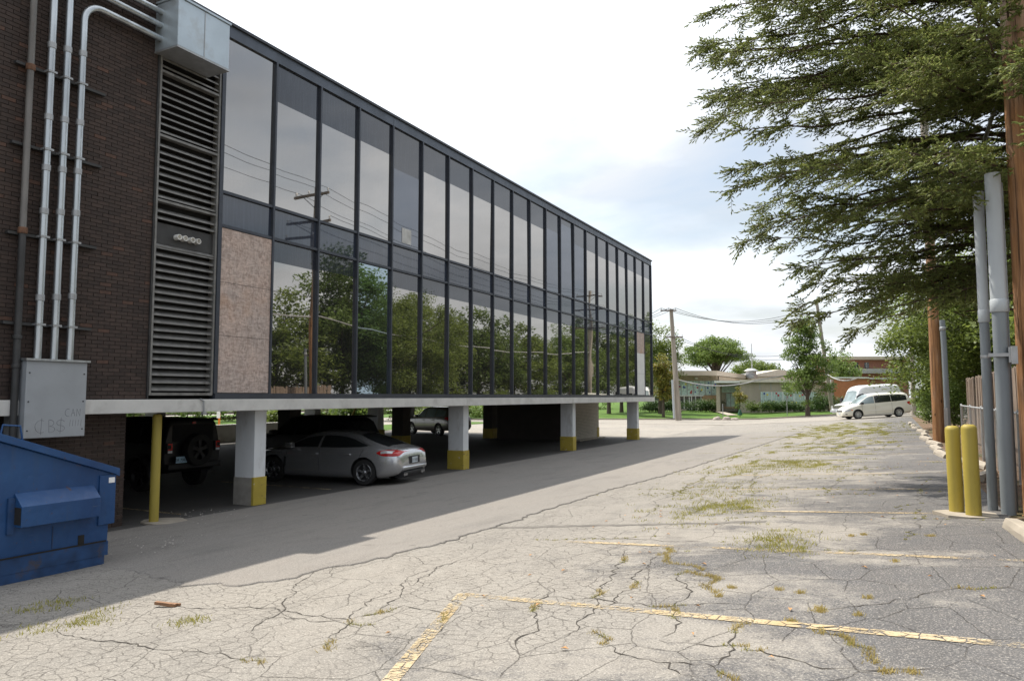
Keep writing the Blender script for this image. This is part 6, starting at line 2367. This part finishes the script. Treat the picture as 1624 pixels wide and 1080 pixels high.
for k in range(10):
    xa = 1042 + k * 9.5
    mo = b.box('mosaic_window', 'mosaic', xa, xa + 8.4, HZ, 604.2, 626.5, .1, dz=-.06)
    b.box('window_post', 'grey_trim', xa + 8.4, xa + 9.5, HZ, 604.2, 626.5, .16, dz=-.12)
    for _ in range(3):
        px_, py_ = xa + random.uniform(.4, 6.0), random.uniform(605, 623)
        s_ = random.uniform(1.7, 2.8)
        b.box('coloured_glass', random.choice(pals), px_, px_ + s_, HZ, py_, py_ + s_ * 1.15, .02, mo, dz=-.082)
    for _ in range(7):
        px_, py_ = xa + random.uniform(.4, 7.0), random.uniform(605, 625)
        b.box('coloured_glass', 'dark_sq', px_, px_ + .55, HZ, py_, py_ + .9, .02, mo, dz=-.08)
b.box('door_lintel', 'white_trim', 1030, 1114, HZ, 626.6, 628.4, .3, dz=-.3)
b.box('door_glass', 'glass', 1030, 1113, HZ, 628.4, 650, .1, dz=-.08)
for px_ in (1036, 1046, 1056, 1065, 1083, 1091, 1094.5, 1101, 1109.5):
    b.box('door_post', 'white_trim', px_, px_ + 1.5, HZ, 628.4, 650, .12, dz=-.22)
b.box('plywood_panel', 'ply', 1112.5, 1138, HZ, 627, 650, .1, dz=-.12)
for px_ in (1120.5, 1129.5):
    b.box('panel_seam', 'tan_wall', px_, px_ + .4, HZ, 627, 650, .02, dz=-.135)
b.box('wall_lamp', 'white_trim', 1101, 1105, HZ, 599, 601.5, .25, dz=-.35)
b.box('sill_ledge', 'paleconc', 1078, 1088, 92.5, 648.5, 651, .4)

CZ_ = 86.0
b = LB('school_wing', 'low stained concrete wing with white roof edge and row of coloured windows', 'building', 1220, CZ_, .7)
b.slab('wing_wall', 'aggregate', [(1172.5, CZ_), (1312, CZ_), (1318, 104), (1187, 104)], .4, zy(606.5, CZ_))
b.slab('recess_wall', 'aggregate', [(1139, 88.2), (1173, 88.2), (1180, 100), (1147, 100)], .4, zy(608, 88))
b.slab('side_pier', 'aggregate', [(1135, 85.9), (1141, 85.9), (1145, 90), (1138, 90)], .4, zy(610, 86))
b.slab('roof_edge', 'white_trim', [(1132.5, 85.3), (1172.5, 85.3), (1185, 104), (1146, 104)], zy(607.5, 86), zy(604, 86))
b.slab('roof', 'pale_roof', [(1172.6, 85.6), (1312, 85.6), (1320, 105), (1185, 105)], zy(606.4, 86), zy(602.5, 86))
b.box('blue_panel', 'mosaic', 1144, 1171, 88.2, 611, 622.5, .1, dz=-.06)
ww = b.box('front_window', 'mosaic', 1150, 1171, 88.2, 624, 645, .1, dz=-.06)
for px_ in (1150, 1157, 1164):
    b.box('window_post', 'grey_trim', px_, px_ + .8, 88.2, 624, 645, .06, ww, dz=-.1)
b.box('window_sill', 'ply', 1146, 1172, 88.2, 645, 647, .3, dz=-.3)
b.box('base_wall', 'paleconc', 1146, 1172, 88.2, 647, 652, .2, dz=-.2)
for k in range(5):
    xa = 1205.2 + k * 17.6
    mo = b.box('mosaic_window', 'mosaic', xa, xa + 16.6, CZ_, 621.5, 641, .1, dz=-.05)
    for j in range(1, 6):
        b.box('glazing_bar', 'grey_trim', xa + j * 2.8, xa + j * 2.8 + .35, CZ_, 621.5, 641, .03, mo, dz=-.075)
    b.box('window_post', 'white_trim', xa + 16.5, xa + 17.7, CZ_, 621.5, 641, .12, dz=-.11)
    for _ in range(3):
        px_, py_ = xa + random.uniform(1, 13), random.uniform(622, 637)
        b.box('coloured_glass', random.choice(pals[:5]), px_, px_ + 2.4, CZ_, py_, py_ + 2.8, .02, mo, dz=-.085)
for px_ in (1203.5, 1221, 1242.0):
    b.box('water_stain', 'grey_trim', px_, px_ + 1.6, CZ_, 607, 618, .012, dz=-.010)
b = LB('school_gymnasium', 'pale roofed gymnasium rising behind the stained concrete wing', 'building', 1240, 116, .8)
pts = [(1172, 605), (1182, 597), (1236, 586), (1262, 590), (1318, 594), (1318, 650), (1172, 650)]
MB().prism([(b.L(px_, 116)[0], b.z(py_, 116)) for px_, py_ in pts], 'y', 0, 16).build('gym_shell', MAT['pale_roof'], b.r)
b.box('roof_band', 'tan_roof', 1182, 1238, 115.9, 596.5, 598, .1)
MB().lathe([(.9, 0), (.9, .5), (.75, .6), (.75, 1.0), (1.1, 1.1), (.5, 1.45), (.02, 1.5)], 14, 'z', (b.L(1191, 112)[0], b.L(1191, 112)[1], b.z(600, 112))).build('roof_ventilator', MAT['galv_dull'], b.r, smooth=40)
q = cp(1192.5, 118)
tag(MB().tube([(*q, zy(600, 118)), (*q, zy(545, 118))], [.09, .05], 8).build('antenna_mast', MAT['boxgrey'], loc=(*q, zy(600, 118))), 'thin grey antenna mast standing over the gymnasium roof', 'mast')

b = LB('brick_annex', 'plain orange red brick block with white coping behind the white van', 'building', 1350, 84, .9)
b.slab('brick_wall', 'red_brick', [(1322, 84), (1376.5, 84), (1384, 96), (1330, 96)], .4, zy(600.5, 84))
b.slab('coping', 'white_trim', [(1321.5, 83.8), (1377, 83.8), (1385, 96.4), (1329, 96.4)], zy(600.4, 84), zy(598, 84))
b.slab('set_back_wall', 'pink_brick', [(1377, 87), (1425, 87), (1430, 96), (1385, 96)], .4, zy(600.6, 84))
b.slab('set_back_coping', 'white_trim', [(1377.2, 86.8), (1426, 86.8), (1431, 96.4), (1385.3, 96.4)], zy(600.4, 84), zy(598.4, 84))
b.box('corner_column', 'grey_trim', 1317.5, 1321.4, 84.5, 602, 652, .6)
b = LB('brick_school_block', 'two storey pink brick block with grey cornice behind the trees', 'building', 1350, 102, 1.0)
b.slab('brick_wall', 'pink_brick', [(1292, 102), (1440, 102), (1440, 118), (1292, 118)], .4, zy(571, 102))
b.slab('roof_edge', 'tan_roof', [(1286, 101), (1446, 101), (1446, 119), (1288, 119)], zy(571, 102), zy(566, 102))
b.slab('cornice', 'grey_trim', [(1310, 101.2), (1446, 101.2), (1446, 101.95), (1310, 101.95)], zy(592.5, 102), zy(585, 102))
for px_ in (1297, 1319, 1337, 1354, 1371):
    wn_ = b.box('window', 'glass', px_, px_ + 7, 102, 575, 584, .1, dz=-.05)
    b.box('window_bar', 'white_trim', px_ + 3.2, px_ + 3.8, 102, 575, 584, .02, wn_, dz=-.07)

# boulders, sign posts
for k, (px_, Z, s_, lab) in enumerate([(1135, 74.4, (.42, .3, .30), 'largest rounded pink boulder on the kerb, left of three'), (1151, 74.2, (.40, .3, .32), 'rounded boulder on the kerb between two others'), (1163, 74.3, (.42, .28, .2), 'flattest boulder on the kerb, right of three')]):
    x, y = cp(px_, Z)
    bm = bmesh.new()
    bmesh.ops.create_icosphere(bm, subdivisions=3, radius=1)
    for v in bm.verts:
        f = 1 + .13 * math.sin(v.co.x * 3.1 + k) * math.cos(v.co.y * 2.7 + k * 2) + .07 * math.sin(v.co.z * 6 + v.co.x * 5)
        v.co = Vector((v.co.x * s_[0] * f, v.co.y * s_[1] * f, max(v.co.z * s_[2] * f, -.15)))
    me = bpy.data.meshes.new('boulder')
    bm.to_mesh(me)
    bm.free()
    me.polygons.foreach_set('use_smooth', [True] * len(me.polygons))
    me.materials.append(MAT['rock'])
    o = bpy.data.objects.new('boulder', me)
    COL.objects.link(o)
    o.location = (x, y, kz(px_, Z) + .05)
    o.rotation_euler = (0, 0, PSI + random.uniform(-.3, .3))
    tag(o, lab, 'boulder', 'boulders on the kerb')


def signpost(px_, Z, py0, py1, lab, back=True, w=3.4):
    x, y = cp(px_, Z)
    t = thing('sign_post', lab, 'street sign', (x, y, zy(py1, Z)))
    MB().box(x - .03, x + .03, y - .03, y + .03, zy(py1, Z) - .1, zy(py0, Z)).build('post', MAT['galv_dull'], t)
    if back:
        wv_ = w / F_PX * Z / 2
        MB().add([(x - wv_ * cP, y - wv_ * sP - .04, zy(py0, Z) - .75), (x + wv_ * cP, y + wv_ * sP - .04, zy(py0, Z) - .75), (x + wv_ * cP, y + wv_ * sP - .04, zy(py0, Z)), (x - wv_ * cP, y - wv_ * sP - .04, zy(py0, Z)),
                  (x - wv_ * cP, y - wv_ * sP - .06, zy(py0, Z) - .75), (x + wv_ * cP, y + wv_ * sP - .06, zy(py0, Z) - .75), (x + wv_ * cP, y + wv_ * sP - .06, zy(py0, Z)), (x - wv_ * cP, y - wv_ * sP - .06, zy(py0, Z))],
                 [(0, 1, 2, 3), (7, 6, 5, 4), (0, 4, 5, 1), (1, 5, 6, 2), (2, 6, 7, 3), (3, 7, 4, 0)]).build('sign_plate', MAT['boxgrey'], t)


signpost(1246.5, 76, 624, 660, 'thin grey sign post on the lawn in front of the long hedge', True, 2.6)
signpost(1145, 76, 640, 662, 'bare thin post on the lawn beside the boulders', False)
x, y = cp(350, 60)
t = thing('rail_sign', 'small white sign on an orange post seen through the garage', 'street sign', (x, y, 0))
MB().box(x - .06, x + .06, y - .06, y + .06, 0, 1.0).build('post', MAT['amber'], t)
MB().box(x - .18, x + .18, y - .10, y - .07, .62, 1.5).build('sign_plate', MAT['sign_white'], t)
x, y = cp(545, 44)
tag(MB().tube([(x, y, .1), (x + 1.1 * cP - .0, y + 1.1 * sP, 2.4)], .06, 10).build('guy_guard', MAT['yellow'], loc=(x, y, 0)), 'slanting yellow guard on a guy wire seen through the garage', 'guy guard')
for k, xx in enumerate((-60.5, -62.0)):
    tag(MB().box(xx - .04, xx + .04, -50, 150, .56, .75).build('railway_rail', MAT['steel_rail'], loc=(xx, 40, .56)), ['nearer', 'farther'][k] + ' rusty railway rail on the gravel bed beyond the road', 'rail', 'railway rails')
